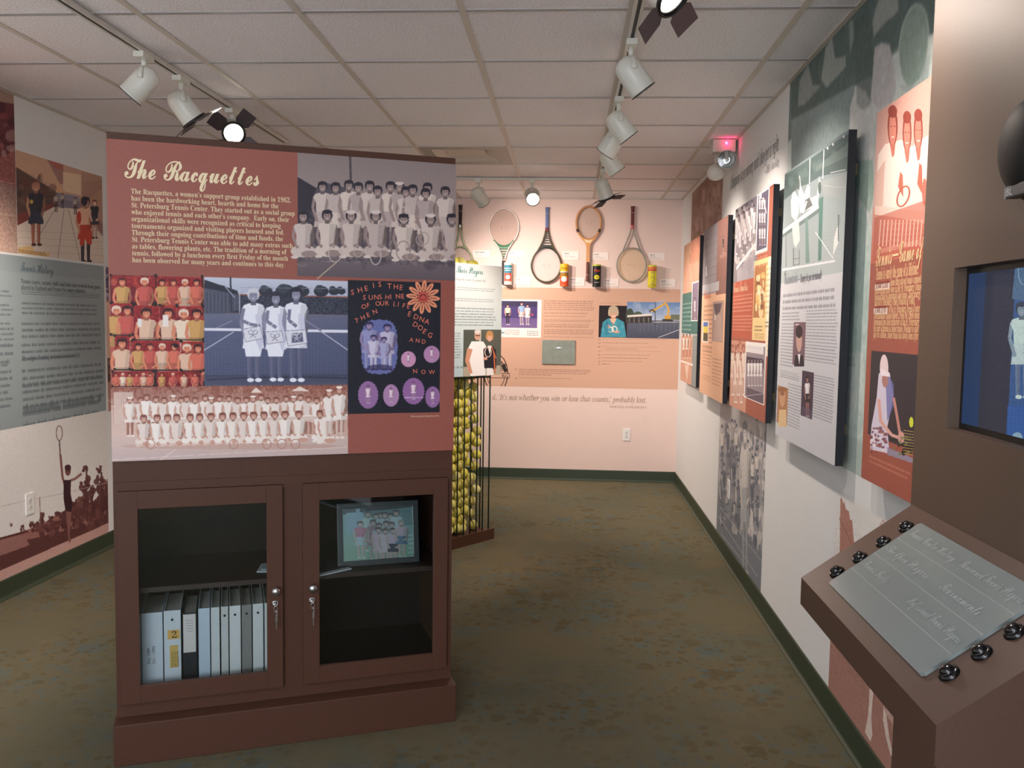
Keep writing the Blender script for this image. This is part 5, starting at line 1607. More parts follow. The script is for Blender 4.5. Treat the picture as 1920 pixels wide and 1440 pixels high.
p.poly([(1486, 362), (1490, 358), (1498, 372), (1498, 400), (1492, 415), (1484, 405), (1483, 378)], (236, 236, 234)); p.ell(1489, 352, 2, 7, (96, 106, 104)); p.ell(1498, 345, 2, 12, (96, 110, 108)); p.ell(1537, 352, 3, 12, (92, 108, 108)); p.poly([(1510, 375), (1518, 370), (1524, 385), (1508, 396)], (110, 116, 116)); p.poly([(1504, 400), (1512, 376), (1514, 378), (1508, 398)], (236, 236, 236))
p.poly([(1467, 432), (1534, 382), (1536, 390), (1467, 440)], (226, 228, 228)); p.poly([(1467, 440), (1536, 390), (1537, 398), (1467, 446)], (110, 130, 130)); p.poly([(1536, 372), (1544, 368), (1540, 488), (1534, 489)], (92, 132, 124)); p.poly([(1510, 410), (1515, 406), (1518, 492), (1511, 494)], (120, 150, 146))
p.poly([(1485, 425), (1498, 415), (1500, 450), (1492, 465), (1488, 455)], (224, 224, 220)); p.line([(1488, 465), (1488, 498)], 1.4, (90, 96, 100)); p.line([(1499, 468), (1499, 496)], 1.2, (110, 116, 120)); p.line([(1488, 486), (1499, 484)], 1.2, (110, 116, 120)); p.line([(1474, 440), (1474, 500)], .9, (80, 88, 96)); p.line([(1488, 497), (1500, 495)], 1.2, (110, 116, 120))
p.line([(1529, 435), (1562, 484)], 1.6, (230, 234, 236)); p.poly([(1570, 425), (1573, 430), (1572, 455), (1566, 470), (1562, 480), (1564, 448)], (226, 226, 222)); p.line([(1572, 402), (1572, 452)], 1.6, (78, 92, 96)); p.ring(1573, 412, 1.6, 9, 1, (96, 110, 112))
for k in range(18): p.line([(1545, 360 + k * 7), (1590, 352 + k * 7)], .6, (150, 164, 166), .5)
p.line([(1467, 506), (1566, 489)], 4, (226, 228, 232))
GI = (116, 118, 128)
p.para(1469, 548, 1572, 578, 3, GI, fill=.6); p.para(1467, 584, 1500, 602, 3, GI); p.para(1466, 604, 1487, 690, 14, GI); p.para(1464, 692, 1500, 716, 4, GI); p.para(1478, 716, 1500, 808, 15, GI)
p.para(1512, 580, 1568, 686, 17, GI); p.para(1526, 700, 1562, 796, 16, GI)
p.rect(1489, 604, 1508, 687, (120, 96, 106)); p.ell(1498.5, 638, 5.5, 22, (196, 160, 150)); p.ell(1498.5, 622, 6.5, 12, (50, 38, 46)); p.poly([(1489, 687), (1491, 666), (1506, 666), (1508, 687)], (46, 42, 54)); p.poly([(1496, 664), (1501, 664), (1499, 684)], (232, 232, 236)); p.line([(1491, 609), (1498, 608)], 2, (220, 214, 220))
p.rect(1504.5, 694, 1523, 787, (70, 58, 76)); p.person(1514, 782, 76, top=(236, 234, 240), skirt=(44, 40, 56), hair=(30, 24, 30), skin=(170, 120, 110), legs=(170, 120, 110), sq=.5); p.rect(1504.5, 762, 1523, 787, (110, 96, 120), .5)
p.rect(1459, 722, 1475.5, 800, (176, 128, 96)); p.ell(1467, 745, 5.5, 18, (206, 160, 124)); p.ell(1467, 730, 9, 5, (150, 104, 70)); p.poly([(1459, 800), (1461, 768), (1474, 768), (1475, 800)], (226, 196, 150)); p.ell(1467, 738, 4, 4, (150, 104, 80))
p.noise(1450, 240, 1600, 870, .008, 2)
p.obj('printed_face', t)
letters(['Visionaries'], 'script', p, (1470, 534), (1496, 531), .100, (134, 140, 148), t)
letters(['\u2014 Changing the game internationally'], 'bolditalic', p, (1497, 530), (1541, 522), .048, (120, 122, 130), t)
# --- fifth: rust, nearest
t, p = wall_panel(2.800, 1.90, 2.132, .985, 'rust-red exhibit panel partly hidden by the brown kiosk', edge=(150, 76, 58))
p.a[:] = np.array((160, 90, 75)) / 255
p.grad(1600, 130, 1800, 400, (206, 156, 144), (220, 194, 186)); p.grad(1600, 400, 1800, 462, (216, 156, 140), (196, 110, 92))
p.poly([(1647, 290), (1660, 270), (1690, 262), (1710, 275), (1745, 250), (1745, 420), (1640, 400)], (240, 220, 210)); p.poly([(1640, 330), (1660, 300), (1655, 400), (1640, 400)], (216, 170, 156), .7)
for u, v, r in ((1674, 237, 9.5), (1701, 248, 8.5), (1722, 244, 8.5)):
    p.ell(u, v, r, 38, (150, 72, 62)); p.ell(u, v + 4, r * .7, 32, (206, 132, 116)); p.ell(u, v - 28, r * .9, 12, (146, 68, 58)); p.line([(u - 4, v), (u - 1, v)], 1.6, (130, 60, 54)); p.line([(u + 2, v), (u + 5, v)], 1.6, (130, 60, 54)); p.line([(u - 3, v + 20), (u + 3, v + 20)], 2, (244, 220, 206)); p.poly([(u - 5, v + 34), (u + 5, v + 34), (u + 3, v + 54), (u - 1, v + 58)], (196, 118, 102))
for u, v, h in ((1688, 350, 28), (1724, 345, 40)): p.poly([(u - 4, v), (u, v - h), (u + 5, v - h + 6), (u + 6, v + 20)], (190, 110, 92))
p.ring(1694, 368, 10, 20, 3, (176, 92, 76), rot=.35); p.ell(1734, 360, 5, 26, (176, 92, 76), .8)
p.poly([(1640, 385), (1745, 398), (1745, 416), (1640, 402)], (236, 206, 192)); p.rect(1640, 408, 1745, 470, (176, 90, 74), .6)
for k in range(13): p.line([(1652 + k * 7, 412), (1648 + k * 7, 462)], 2.2, (232, 196, 182), .8)
for k in range(4): p.line([(1648, 420 + k * 11), (1740, 418 + k * 9)], 1, (206, 150, 134), .8)
p.para(1645, 455, 1728, 468, 1, (232, 190, 166), al=.5, fill=.4); p.para(1645, 466, 1728, 474, 1, (232, 190, 166), al=.0)
p.rect(1641, 533, 1668, 542, (240, 232, 222)); p.rect(1639, 578, 1664, 588, (240, 232, 222))
p.rect(1634.5, 657, 1760, 862, (60, 54, 60))
p.poly([(1648, 700), (1660, 692), (1668, 700), (1676, 740), (1664, 800), (1668, 850), (1632, 842), (1634, 800), (1644, 745)], (214, 206, 224)); p.poly([(1660, 692), (1676, 720), (1676, 760), (1664, 790)], (110, 112, 170), .8)
p.ell(1658, 690, 8, 26, (232, 212, 214)); p.ell(1660, 712, 6, 14, (176, 128, 120)); p.poly([(1650, 690), (1668, 698), (1670, 706), (1652, 704)], (240, 228, 236))
p.line([(1648, 748), (1652, 790), (1672, 815), (1690, 822)], 6, (222, 170, 160)); p.line([(1676, 745), (1684, 790), (1688, 815)], 5, (200, 140, 130)); p.ell(1690, 820, 6, 12, (214, 160, 150)); p.blobs(1634, 800, 1664, 848, 40, 1.5, 4, [(150, 90, 96), (236, 226, 230), (110, 66, 76)], .8)
p.ell(1709, 791, 4, 10, (212, 222, 70)); p.poly([(1664, 838), (1712, 858), (1712, 868), (1664, 852)], (150, 140, 160)); p.blobs(1676, 820, 1712, 850, 20, 2, 6, [(110, 130, 80), (40, 40, 36)], .7)
for k in range(9): p.line([(1694, 806 + k * 5.4), (1720, 810 + k * 5.4)], 1.2, (196, 160, 90))
p.para(1630, 868, 1708, 884, 2, (214, 140, 116), al=.7)
p.noise(1600, 130, 1800, 920, .010, 2)
p.obj('printed_face', t)
letters(['Tennis\u2014Game of'], 'script', p, (1643, 500), (1732, 488), .094, (244, 206, 160), t, bold=.004)
letters(['Tennis is surely the game of a lifetime,'], 'serif', p, (1643, 525), (1722, 514), .052, (238, 196, 150), t)
letters(['Some have played tennis competitively', 'picked up the game later in life. St. Petersburg Tennis', 'national titles as individuals and teams. Their energy,', 'may be St. Petersburg\u2019s truest Fountain of Youth.'], 'serif', p, (1642, 539.5), (1729, 527), .036, (238, 196, 150), t, pitch=.0225) if False else None
for k, (l_, u0, u1, v0, v1) in enumerate((('Some have played tennis competi', 1670, 1728, 536, 527), ('picked up the game later in life. St. Petersburg Tennis', 1641, 1728, 552, 542.5), ('national titles as individuals and teams. Their energy,', 1641, 1727, 563.5, 555), ('may be St. Petersburg\u2019s truest Fountain of Youth.', 1640.5, 1716, 574, 567.5),
                                   ('at the St. Petersburg Tennis Center', 1667, 1725, 587, 582), ('internationally ranked players. From the 1960s when', 1639.5, 1724.5, 598.5, 594.5), ('tournament was held exclusively at the St. Petersburg', 1639, 1724, 610, 607.5), ('the court of dreams in Junior tennis. Whether to play', 1638.5, 1723, 621.5, 620), ('play for a lifetime, Junior tennis has always been a pro', 1638, 1722, 633, 633))):
    letters([l_], 'serif', p, (u0, v0), (u1, v1), .034, (238, 196, 150), t, res=1)
letters(['SENIOR PLAYERS'], 'bolditalic', p, (1642, 541.5), (1667, 539), .030, (150, 66, 50), t, off=.0016); letters(['JUNIOR TENNIS'], 'bolditalic', p, (1640, 587), (1663, 585.5), .030, (150, 66, 50), t, off=.0016)


# ================================================================== FAR WALL
def bw_print(x0, x1, zt_, zb_, res, bg, y=YB):
    return Print((x0, y, zt_), (1, 0, 0), x1 - x0, zt_ - zb_, res, bg, N=(0, -1, 0))


m = bw_print(-2.6, 1.0046, 1.786, .868, 460, (208, 168, 146))
TX_ = (136, 104, 90)
m.rect(941, 561, 1014, 633, (238, 232, 228))
m.rect(940, 564, 1007, 615, (74, 60, 116)); m.grad(940, 596, 1007, 614, (104, 86, 140), (120, 100, 150)); m.rect(940, 564, 1007, 575, (56, 50, 84))
for u, h, c, k in ((952, 38, (236, 226, 200), (50, 42, 56)), (978, 42, (150, 180, 220), (206, 200, 206)), (989, 38, (240, 240, 244), (240, 240, 244))):
    m.person(u, 609, h, top=c, skirt=k, hair=(60, 44, 50), skin=(206, 160, 150), legs=(190, 170, 176) if u > 970 else (50, 42, 56), sq=1.1)
m.ell(998, 590, 2, 2, (206, 80, 90)); m.para(947, 617, 975, 628, 3, (214, 110, 100), al=.8); m.para(988, 619, 1010, 630, 3, (90, 90, 96)); m.para(940, 620, 946, 626, 1, (60, 110, 130), fill=.9)
m.para(1020, 562, 1117, 583, 5, TX_); m.para(1020, 585, 1105, 589, 1, TX_); m.para(1020, 591, 1100, 595, 1, TX_); m.para(1020, 598, 1114, 605, 2, TX_); m.para(1020, 606, 1109, 615, 2, TX_); m.para(1020, 616, 1117, 628, 3, TX_); m.para(1020, 630, 1115, 634, 1, TX_)
m.para(1124, 567, 1165, 570, 1, TX_, al=.5)
m.rect(1123.5, 573, 1176, 633, (36, 30, 34)); m.poly([(1126, 632), (1130, 604), (1140, 597), (1158, 597), (1170, 604), (1174, 632)], (66, 150, 172)); m.poly([(1143, 597), (1156, 597), (1150, 612)], (226, 186, 160)); m.ell(1150, 588, 6.5, 10, (214, 164, 138)); m.ell(1150, 580, 9, 7, (190, 174, 150)); m.ell(1142.5, 586, 2.6, 7, (190, 174, 150)); m.ell(1157.5, 586, 2.6, 7, (190, 174, 150)); m.line([(1147, 593), (1154, 593)], 1.2, (244, 230, 224)); m.ring(1145, 618, 5, 5, 2, (236, 230, 220)); m.ring(1152, 617, 5, 5, 2, (236, 230, 220)); m.ell(1140, 612, 4, 3, (206, 160, 140)); m.ell(1156, 622, 6, 2.6, (206, 160, 140)); m.poly([(1132, 610), (1140, 600), (1142, 625), (1136, 630)], (50, 126, 150), .7); m.blobs(1130, 600, 1172, 632, 20, 1, 4, [(90, 176, 196), (46, 120, 146)], .4)
m.grad(1176, 566, 1274, 605, (104, 138, 186), (186, 196, 214)); m.grad(1176, 600, 1274, 635, (96, 100, 116), (70, 74, 92))
m.blobs(1180, 568, 1272, 590, 16, 3, 9, [(176, 190, 214)], .35); m.ell(1181, 592, 8, 14, (66, 78, 66)); m.ell(1196, 590, 8, 6, (80, 92, 78)); m.poly([(1176, 591), (1222, 588), (1222, 592), (1176, 596)], (226, 220, 214)); m.poly([(1176, 595), (1222, 592), (1222, 605), (1176, 606)], (60, 56, 56))
for k in range(5): m.line([(1180 + k * 9, 595), (1180 + k * 9, 605)], 1, (150, 144, 140))
m.line([(1229, 566), (1228, 612)], 1.5, (74, 80, 90)); m.line([(1222, 584), (1236, 576), (1248, 568), (1254, 580), (1252, 592)], 3.4, (226, 172, 72)); m.line([(1217, 584), (1224, 580), (1227, 586)], 2.4, (90, 76, 50)); m.rect(1246, 592, 1258, 599, (214, 160, 70)); m.rect(1242, 598, 1262, 603, (60, 60, 62)); m.line([(1224, 604), (1274, 604)], 1, (206, 200, 196)); m.line([(1226, 588), (1274, 586)], .7, (150, 160, 176)); m.line([(1234, 633), (1274, 618)], 1, (206, 206, 210)); m.rect(1258, 590, 1274, 600, (110, 116, 96))
for k in range(10): m.line([(1200 + k * 8, 606), (1200 + k * 8, 622)], .6, (140, 150, 170), .5)
for k, (a_, b_) in enumerate(((1270, 636), (1232, 643), (1250, 650), (1257, 658), (1232, 665), (1226, 671), (1216, 677), (1152, 682))):
    m.para(1121, b_ - 1.8, 1126, b_ + 2.2, 1, TX_); m.para(1129, b_ - 1.8 + (a_ - 1150) * 0, a_ - 10, b_ + 2.2, 1, TX_)
m.para(1136, 652, 1200, 656, 1, TX_)
m.para(965, 690, 970, 694, 1, TX_); m.para(973, 690, 1110, 706, 4, TX_, short=(3,)); m.para(965, 707, 970, 711, 1, TX_); m.para(973, 707, 1075, 711, 1, TX_)
# old club stamp, partly hidden by the cage
m.ring(930, 700, 22, 36, 1.6, (40, 34, 34)); m.ring(930, 700, 17, 28, 1.0, (40, 34, 34)); m.rect(912, 700, 956, 709, (208, 168, 146)); m.line([(912, 699), (955, 700), (955, 709), (912, 708), (912, 699)], 1, (40, 34, 34))
for k in range(5): m.line([(938 + k * 2.4, 678 + k), (936 + k * 3, 696)], 1.2, (40, 34, 34))
m.poly([(940, 686), (946, 682), (952, 696), (946, 698)], (40, 34, 34)); m.poly([(925, 684), (932, 676), (936, 690)], (40, 34, 34))
m.obj('peach_text_band', wall_back, label='peach band printed with dated tennis history and photographs')
letters(['Club'] if False else ['City'], 'script', m, (941, 708), (953, 708.5), .055, (40, 34, 34), wall_back, name='stamp_lettering')
letters(['d, \u2018It\u2019s not whether you win or lose that counts,\u2019 probably lost.'], 'italic', m, (923, 749), (1212, 754), .074, (172, 146, 134), wall_back, name='quote_lettering', off=.0010, label='brown italic quotation low on the far wall', bold=.004)
letters(['MARTINA NAVRATILOVA'], 'serif', m, (1143, 764.5), (1212.5, 765.5), .030, (190, 160, 148), wall_back, name='quote_lettering')

# plaque
pq = empty('wall_plaque', (-.095, YB, 1.195), 0, 'grey-green metal plaque screwed to the peach band below the printed text', 'plaque')
MB().bbox(-.152, -.012, -.111, .152, 0, .111, .002).build('plate', mat('verdigris_plate', (132, 142, 134), .55, noise=.12, nscale=22, bump=.4), pq)
for x in (-.144, .144):
    for z in (-.103, .103): MB().lathe([(.004, 0), (.0035, .002), (0, .003)], 8, M=Matrix.Translation((x, -.012, z)) @ Matrix.Rotation(PI / 2, 4, 'X')).build('screw', METAL, pq)
MB().bbox(-.03, -.0145, .035, .03, -.012, .042, .001).bbox(-.012, -.016, .032, .012, -.012, .048, .001).build('raised_emblem', METAL, pq)

# label cards
CARDS = [(887, 469, 918, 483, 'below the first racket, left of the white-framed one'), (952, 470, 982.5, 482.5, 'right of the white-framed racket throat'), (1055, 471, 1085, 487, 'right of the blue-handled racket'), (1111, 473, 1141, 487, 'right of the wooden racket shaft'), (1216, 474, 1246, 488, 'right of the grey-framed racket'),
         (964, 520, 995, 534, 'right of the white and teal ball can'), (1067, 520, 1096, 536, 'right of the yellow and orange ball can'), (1131, 522, 1160, 537, 'right of the black ball can'), (1237, 523, 1266, 538, 'right of the tall yellow ball can')]
for i, (u0, v0, u1, v1, lb) in enumerate(CARDS):
    a_ = hit(u0, v0, (0, YB, 0), (0, 1, 0)); b_ = hit(u1, v1, (0, YB, 0), (0, 1, 0))
    cx, cz = (a_[0] + b_[0]) / 2, (a_[2] + b_[2]) / 2
    w, h = b_[0] - a_[0], a_[2] - b_[2]
    t = empty('caption_card', (cx, YB, cz), 0, 'small white caption card ' + lb, 'label', 'caption cards')
    MB().box(-w / 2, -.003, -h / 2, w / 2, 0, h / 2).build('card', mat('card_stock', (236, 226, 222), .7), t)
    pc = bw_print(cx - w / 2, cx + w / 2, cz + h / 2, cz - h / 2, 700, (238, 228, 224), y=YB - .003)
    pc.para(u0 + 3, v0 + 2, u0 + (u1 - u0) * (.75 if i == 0 else .4), v0 + 5.5, 1, (80, 70, 76)); pc.para(u0 + 3, v0 + 6, u0 + (u1 - u0) * .45, v0 + 8.5, 1, (150, 140, 140)); pc.para(u0 + 3, v0 + 9, u0 + (u1 - u0) * .8, v0 + 12, 1, (160, 150, 150))
    pc.obj('printed_face', t, off=.0004)


# ---- rackets
def racket(x, z_mid, head_up, label, frame, grip, rx=.118, ry=.150, style='vee', fr_r=.0085, throat=None, collar=None, strings=(226, 214, 200), frame_top=None, bars=False, fill=False, metal=0.0, rough=.35, wrap=None, tilt=0.0):
    L = .686
    t = empty('tennis_racket', (x, YB - .022, z_mid), 0, label, 'racket', 'rackets on the far wall')
    t.rotation_euler = (0, (0 if head_up else PI) + tilt, 0)
    c = -L / 2
    hz = c + L - ry - fr_r          # head centre
    FM = mat('racket_%d_%d_%d' % tuple(frame), frame, rough, metal=metal)
    N = 44
    if style == 'egg':
        pts = []
        a0 = -58
        for k in range(N + 1):
            a = math.radians(a0 + (360 - 2 * (90 + a0) + 0) * k / N) if False else math.radians(-42 + 264 * k / N)
            ex = 1.0 if math.sin(a) > 0 else 1 - .10 * (-math.sin(a))
            pts.append((rx * math.cos(a) * ex, 0, hz + ry * math.sin(a)))
        s0 = pts[0]; top_z = c + .205
        right = []
        for k in range(1, 12):
            f = k / 11
            p0 = Vector((s0[0], 0, s0[2])); p1 = Vector((s0[0] - .045, 0, s0[2] - .055)); p2 = Vector((.020, 0, c + .27)); p3 = Vector((.0095, 0, top_z))
            q_ = p0 * (1 - f) ** 3 + p1 * 3 * f * (1 - f) ** 2 + p2 * 3 * f * f * (1 - f) + p3 * f ** 3
            right.append(tuple(q_))
        full = right[::-1] + pts + [(-p_[0], 0, p_[2]) for p_ in right]
        MB().tube(full, fr_r, 8, flat=1.1, nrm=(0, 1, 0)).build('frame', FM, t)
        br = [(rx * math.cos(math.radians(a)) * .93, 0, hz + ry * math.sin(math.radians(a)) * .97) for a in range(222, 319, 8)]
        TM = mat('racket_throat_%d_%d_%d' % tuple(throat or frame), throat or frame, .4)
        y_ = MB().tube(br, .0078, 8, flat=1.0, nrm=(0, 1, 0)).build('throat_bridge', TM, t)
        if bars:
            mb = MB()
            zb0 = hz - ry
            vs = []
            for z_ in (zb0 - .004, zb0 - .024):
                pass
            # solid yoke under the strings, tapering down between the shafts
            w1 = .058; w2 = .040
            mb.prism([(-w1, zb0 + .014), (-.03, zb0 + .002), (0, zb0 - .003), (.03, zb0 + .002), (w1, zb0 + .014), (w2, zb0 - .020), (-w2, zb0 - .020)], -.005, .005, M=Matrix.Rotation(PI / 2, 4, 'X'))
            for k, (zz, ww) in enumerate(((.040, .031), (.062, .023), (.082, .018), (.100, .0135))):
                if zb0 - zz > c + .21: mb.box(-ww, -.004, zb0 - zz - .003, ww, .004, zb0 - zz + .003)
            mb.build('throat_bars', TM, t)
        htop = top_z
    elif style == 'vee':
        pts = [(rx * math.cos(2 * PI * k / N), 0, hz + ry * math.sin(2 * PI * k / N)) for k in range(N)]
        MB().tube(pts, fr_r, 8, closed=True, nrm=(0, 1, 0)).build('frame', FM, t)
        a_ = math.radians(-52)
        for sg in (-1, 1):
            MB().tube([(sg * rx * math.cos(a_), 0, hz + ry * math.sin(a_)), (sg * .040, 0, c + .295), (sg * .018, 0, c + .24), (sg * .009, 0, c + .19)], fr_r * .92, 8, nrm=(0, 1, 0)).build('shaft', FM, t)
        htop = c + .19
    elif style == 'steel':
        pts = [(rx * math.cos(2 * PI * k / N), 0, hz + ry * math.sin(2 * PI * k / N)) for k in range(N)]
        MB().tube(pts, fr_r, 8, closed=True, nrm=(0, 1, 0)).build('frame', FM, t)
        for sg in (-1, 1):
            MB().tube([(sg * rx * .86, 0, hz - ry * .52), (sg * .040, 0, hz - ry - .012), (sg * .022, 0, c + .30), (sg * .014, 0, c + .25), (sg * .013, 0, c + .17)], fr_r, 8, nrm=(0, 1, 0)).build('shaft', FM, t)
        htop = c + .18
        MB().box(-.014, -.006, c + .17, .014, .006, c + .205).build('collar_plate', mat('plate_silver', (196, 196, 190), .3, metal=.6), t)
    else:   # wood
        pts = [(rx * math.cos(2 * PI * k / N), 0, hz + ry * math.sin(2 * PI * k / N)) for k in range(N)]
        MB().tube(pts, fr_r, 8, closed=True, flat=1.0, nrm=(0, 1, 0)).build('frame', FM, t)
        zb0 = hz - ry
        MB().prism([(-.082, hz - ry * .72), (-.055, zb0 + .012), (-.022, zb0 - .002), (.022, zb0 - .002), (.055, zb0 + .012), (.082, hz - ry * .72), (.070, zb0 + .012), (.026, zb0 - .035), (.0155, zb0 - .07), (.0155, c + .17), (-.0155, c + .17), (-.0155, zb0 - .07), (-.026, zb0 - .035), (-.070, zb0 + .012)], -.0095, .0095, M=Matrix.Rotation(PI / 2, 4, 'X')).build('shaft', mat('racket_wood_shaft', (206, 150, 92), .35, noise=.15, nscale=40), t)
        MB().prism([(-.036, zb0 - .002), (0, zb0 - .010), (.036, zb0 - .002), (.022, zb0 - .030), (-.022, zb0 - .030)], -.0102, .0102, M=Matrix.Rotation(PI / 2, 4, 'X')).build('throat_overlay', mat('racket_cream', (236, 214, 170), .35), t)
        for sg in (-1, 1):
            MB().tube([(sg * rx * math.cos(math.radians(a)), -.001, hz + ry * math.sin(math.radians(a))) for a in (-34, -28, -22)], fr_r * 1.12, 8, nrm=(0, 1, 0)).build('binding', mat('racket_binding', (70, 44, 30), .5), t)
        htop = c + .175
    # grip: octagonal leather handle with flared butt
    GM = mat('grip_%d_%d_%d' % tuple(grip), grip, .7, noise=.12, nscale=90)
    oc = lambda r1, r2: [(r1 * math.cos(PI / 8 + k * PI / 4), r2 * math.sin(PI / 8 + k * PI / 4)) for k in range(8)]
    mb = MB()
    vs = []
    zs = [(c, .0195), (c + .012, .0195), (c + .022, .0165), (htop, .0155)]
    for z_, r in zs: vs += [(x_, y_, z_) for x_, y_ in oc(r, r * .82)]
    fs = [(i * 8 + k, i * 8 + (k + 1) % 8, (i + 1) * 8 + (k + 1) % 8, (i + 1) * 8 + k) for i in range(3) for k in range(8)] + [tuple(range(7, -1, -1)), tuple(range(24, 32))]
    mb.add(vs, fs).build('grip', GM, t)
    MB().prism(oc(.0185, .015), c - .002, c + .004).build('butt_cap', mat('grip_cap', (40, 30, 28), .5), t)
    if collar: MB().prism(oc(.0172, .0145), htop - .022, htop + .010).build('collar', mat('collar_%d_%d_%d' % tuple(collar), collar, .5), t)
    if wrap: MB().prism(oc(.0166, .0142), c + .055, c + .058).build('retaining_band', mat('band_pale', (190, 190, 190), .5), t)
    # strings
    mb = MB()
    r = .0009
    step = .0125 if not fill else .0105
    n = int(rx / step)
    for k in range(-n, n + 1):
        xx = k * step
        zz = ry * math.sqrt(max(0, 1 - (xx / rx) ** 2))
        mb.tube([(xx, 0, hz - zz), (xx, 0, hz + zz)], r, 4, caps=False)
    n = int(ry / step)
    for k in range(-n, n + 1):
        zz = k * step
        xx = rx * math.sqrt(max(0, 1 - (zz / ry) ** 2))
        mb.tube([(-xx, .001, hz + zz), (xx, .001, hz + zz)], r, 4, caps=False)
    s_ = mb.build('strings', mat('string_%d_%d_%d' % tuple(strings), strings, .5), t)
    s_['kind'] = 'stuff'
    # wall pegs that carry it
    for sg in (-1, 1):
        MB().lathe([(.003, 0), (.003, .018), (.0045, .019), (0, .021)], 8, M=Matrix.Translation((sg * .024, .022, hz + (ry + .012) * 0 + (0 if style != 'x' else 0) - 0)) @ Matrix.Rotation(PI / 2, 4, 'X')).build('hanging_pin', METAL, t)
    return t


racket(-1.020, 2.188, False, 'silver-green metal racket hung head down, leftmost and half hidden behind the exhibit board', (150, 160, 128), (46, 34, 32), rx=.118, ry=.150, style='steel', metal=.6, strings=(160, 150, 140), wrap=True)
racket(-.616, 2.163, True, 'large silver-rimmed racket with green throat, hung head up beside the ball column', (214, 206, 198), (44, 38, 40), rx=.136, ry=.172, style='egg', throat=(40, 110, 70), bars=True, strings=(206, 176, 158), fr_r=.0065, metal=.3)
racket(-.222, 2.170, False, 'black and gold racket with a blue handle, hung head down in the middle', (72, 66, 44), (96, 112, 156), rx=.136, ry=.160, style='egg', throat=(36, 40, 36), bars=True, collar=(110, 36, 52), strings=(246, 236, 240), fr_r=.0085, wrap=True)
racket(.157, 2.192, True, 'wooden racket with a brown leather handle, the only one in wood', (190, 138, 92), (104, 60, 52), rx=.112, ry=.148, style='wood', strings=(190, 166, 140), fr_r=.0105, wrap=True)
racket(.553, 2.184, False, 'grey-framed racket with cream strings and dark red grip, rightmost on the wall', (150, 146, 134), (104, 50, 48), rx=.132, ry=.152, style='vee', collar=(196, 96, 104), strings=(240, 214, 160), fill=True, fr_r=.0075, wrap=True)


# ---- ball cans
def can(x, zb_, label, base, lid, paint, text=None):
    R, H = .0375, .203
    t = empty('ball_can', (x, YB - R - .004, zb_), 0, label, 'can', 'ball cans on the far wall')
    MB().lathe([(0, 0), (R * .96, 0), (R + .0008, .002), (R + .0008, .006), (R, .008), (R, H - .008), (R + .001, H - .006), (R + .001, H - .001), (R * .97, H), (R * .94, H - .004), (0, H - .005)], 32).build('body', mat('can_base_%d' % int(x * 100), base, .3, metal=.15), t)
    MB().lathe([(R + .0015, H - .013), (R + .0015, H - .001), (R * .98, H + .001), (R * .90, H - .002), (0, H - .002)], 32).build('lid', mat('can_lid_%d' % int(x * 100), lid, .3), t)
    p = bw_print(x - R, x + R, zb_ + H - .013, zb_ + .007, 1600, base, y=YB - R)
    paint(p, x, zb_)
    img_o = p.obj('printed_label', t)
    me = bpy.data.meshes.new('printed_label')
    vs, fs, uvs = [], [], []
    n = 20
    for k in range(n + 1):
        a = PI * k / n
        vs += [(-(R + .0004) * math.cos(a), -(R + .0004) * math.sin(a), .007), (-(R + .0004) * math.cos(a), -(R + .0004) * math.sin(a), H - .013)]
    for k in range(n): fs.append((2 * k, 2 * k + 2, 2 * k + 3, 2 * k + 1))
    me.from_pydata(vs, [], fs)
    uv = me.uv_layers.new(name='UVMap')
    for pl_ in me.polygons:
        pl_.use_smooth = True
        for li in pl_.loop_indices:
            vi = me.loops[li].vertex_index
            uv.data[li].uv = ((vi // 2) / n * .999, vi % 2)
    me.materials.append(img_o.data.materials[0])
    img_o.data = me
    if text:
        for txt, style, px0, pz, w, size, col, rot in text:
            g = glyph_mesh([txt], style, 1.0, 2)
            co = dims(g)
            W = co[:, 0].max() - co[:, 0].min()
            sx = w / W
            X = (co[:, 0] - co[:, 0].min()) * sx; Z = co[:, 1] * size
            if rot: X, Z = -Z, X
            X = X + px0
            ya = -np.sqrt(np.maximum((R + .0010) ** 2 - np.clip(X, -R, R) ** 2, 1e-8))
            vs = [(float(a_), float(y_), float(z_ + pz)) for a_, y_, z_ in zip(X, ya, Z)]
            MB().add(vs, [tuple(q_.vertices) for q_ in g.polygons]).build('can_lettering', mat('ink_%d_%d_%d' % tuple(col), col, .5), t)
    return t


def band(p, f0, f1, col, x0=0.0, x1=1.0):
    a, b = int(p.h * f0), int(p.h * f1)
    p.a[a:b, int(p.w * x0):int(p.w * x1)] = np.array(col) / 255


def disc(p, fx, fy, r, col):
    p._fill([(p.w * fx + r * p.w * math.cos(k * PI / 15) * .8, p.h * fy + r * p.w * math.sin(k * PI / 15)) for k in range(30)], col, 1)


def c1(p, x, z):
    band(p, .06, .46, (60, 132, 154), .14, .86); band(p, .20, .24, (206, 222, 226), .14, .86); band(p, .46, .86, (206, 90, 76), .14, .86); disc(p, .5, .66, .25, (240, 226, 216)); band(p, .88, .90, (190, 180, 160)); band(p, .30, .34, (226, 236, 236), .25, .75)


def c2(p, x, z):
    band(p, 0, .30, (236, 176, 30)); band(p, .30, .36, (200, 206, 206)); band(p, .36, .52, (120, 78, 24)); band(p, .42, .46, (206, 150, 50), .1, .9); band(p, .52, 1, (226, 78, 44)); band(p, .52, .56, (226, 170, 60)); disc(p, .5, .68, .32, (246, 222, 214)); disc(p, .5, .68, .22, (250, 232, 226))


def c3(p, x, z):
    band(p, 0, 1, (26, 28, 26)); disc(p, .5, .56, .27, (214, 206, 50)); disc(p, .5, .56, .12, (160, 156, 40)); band(p, .80, .83, (170, 170, 170), .3, .7)


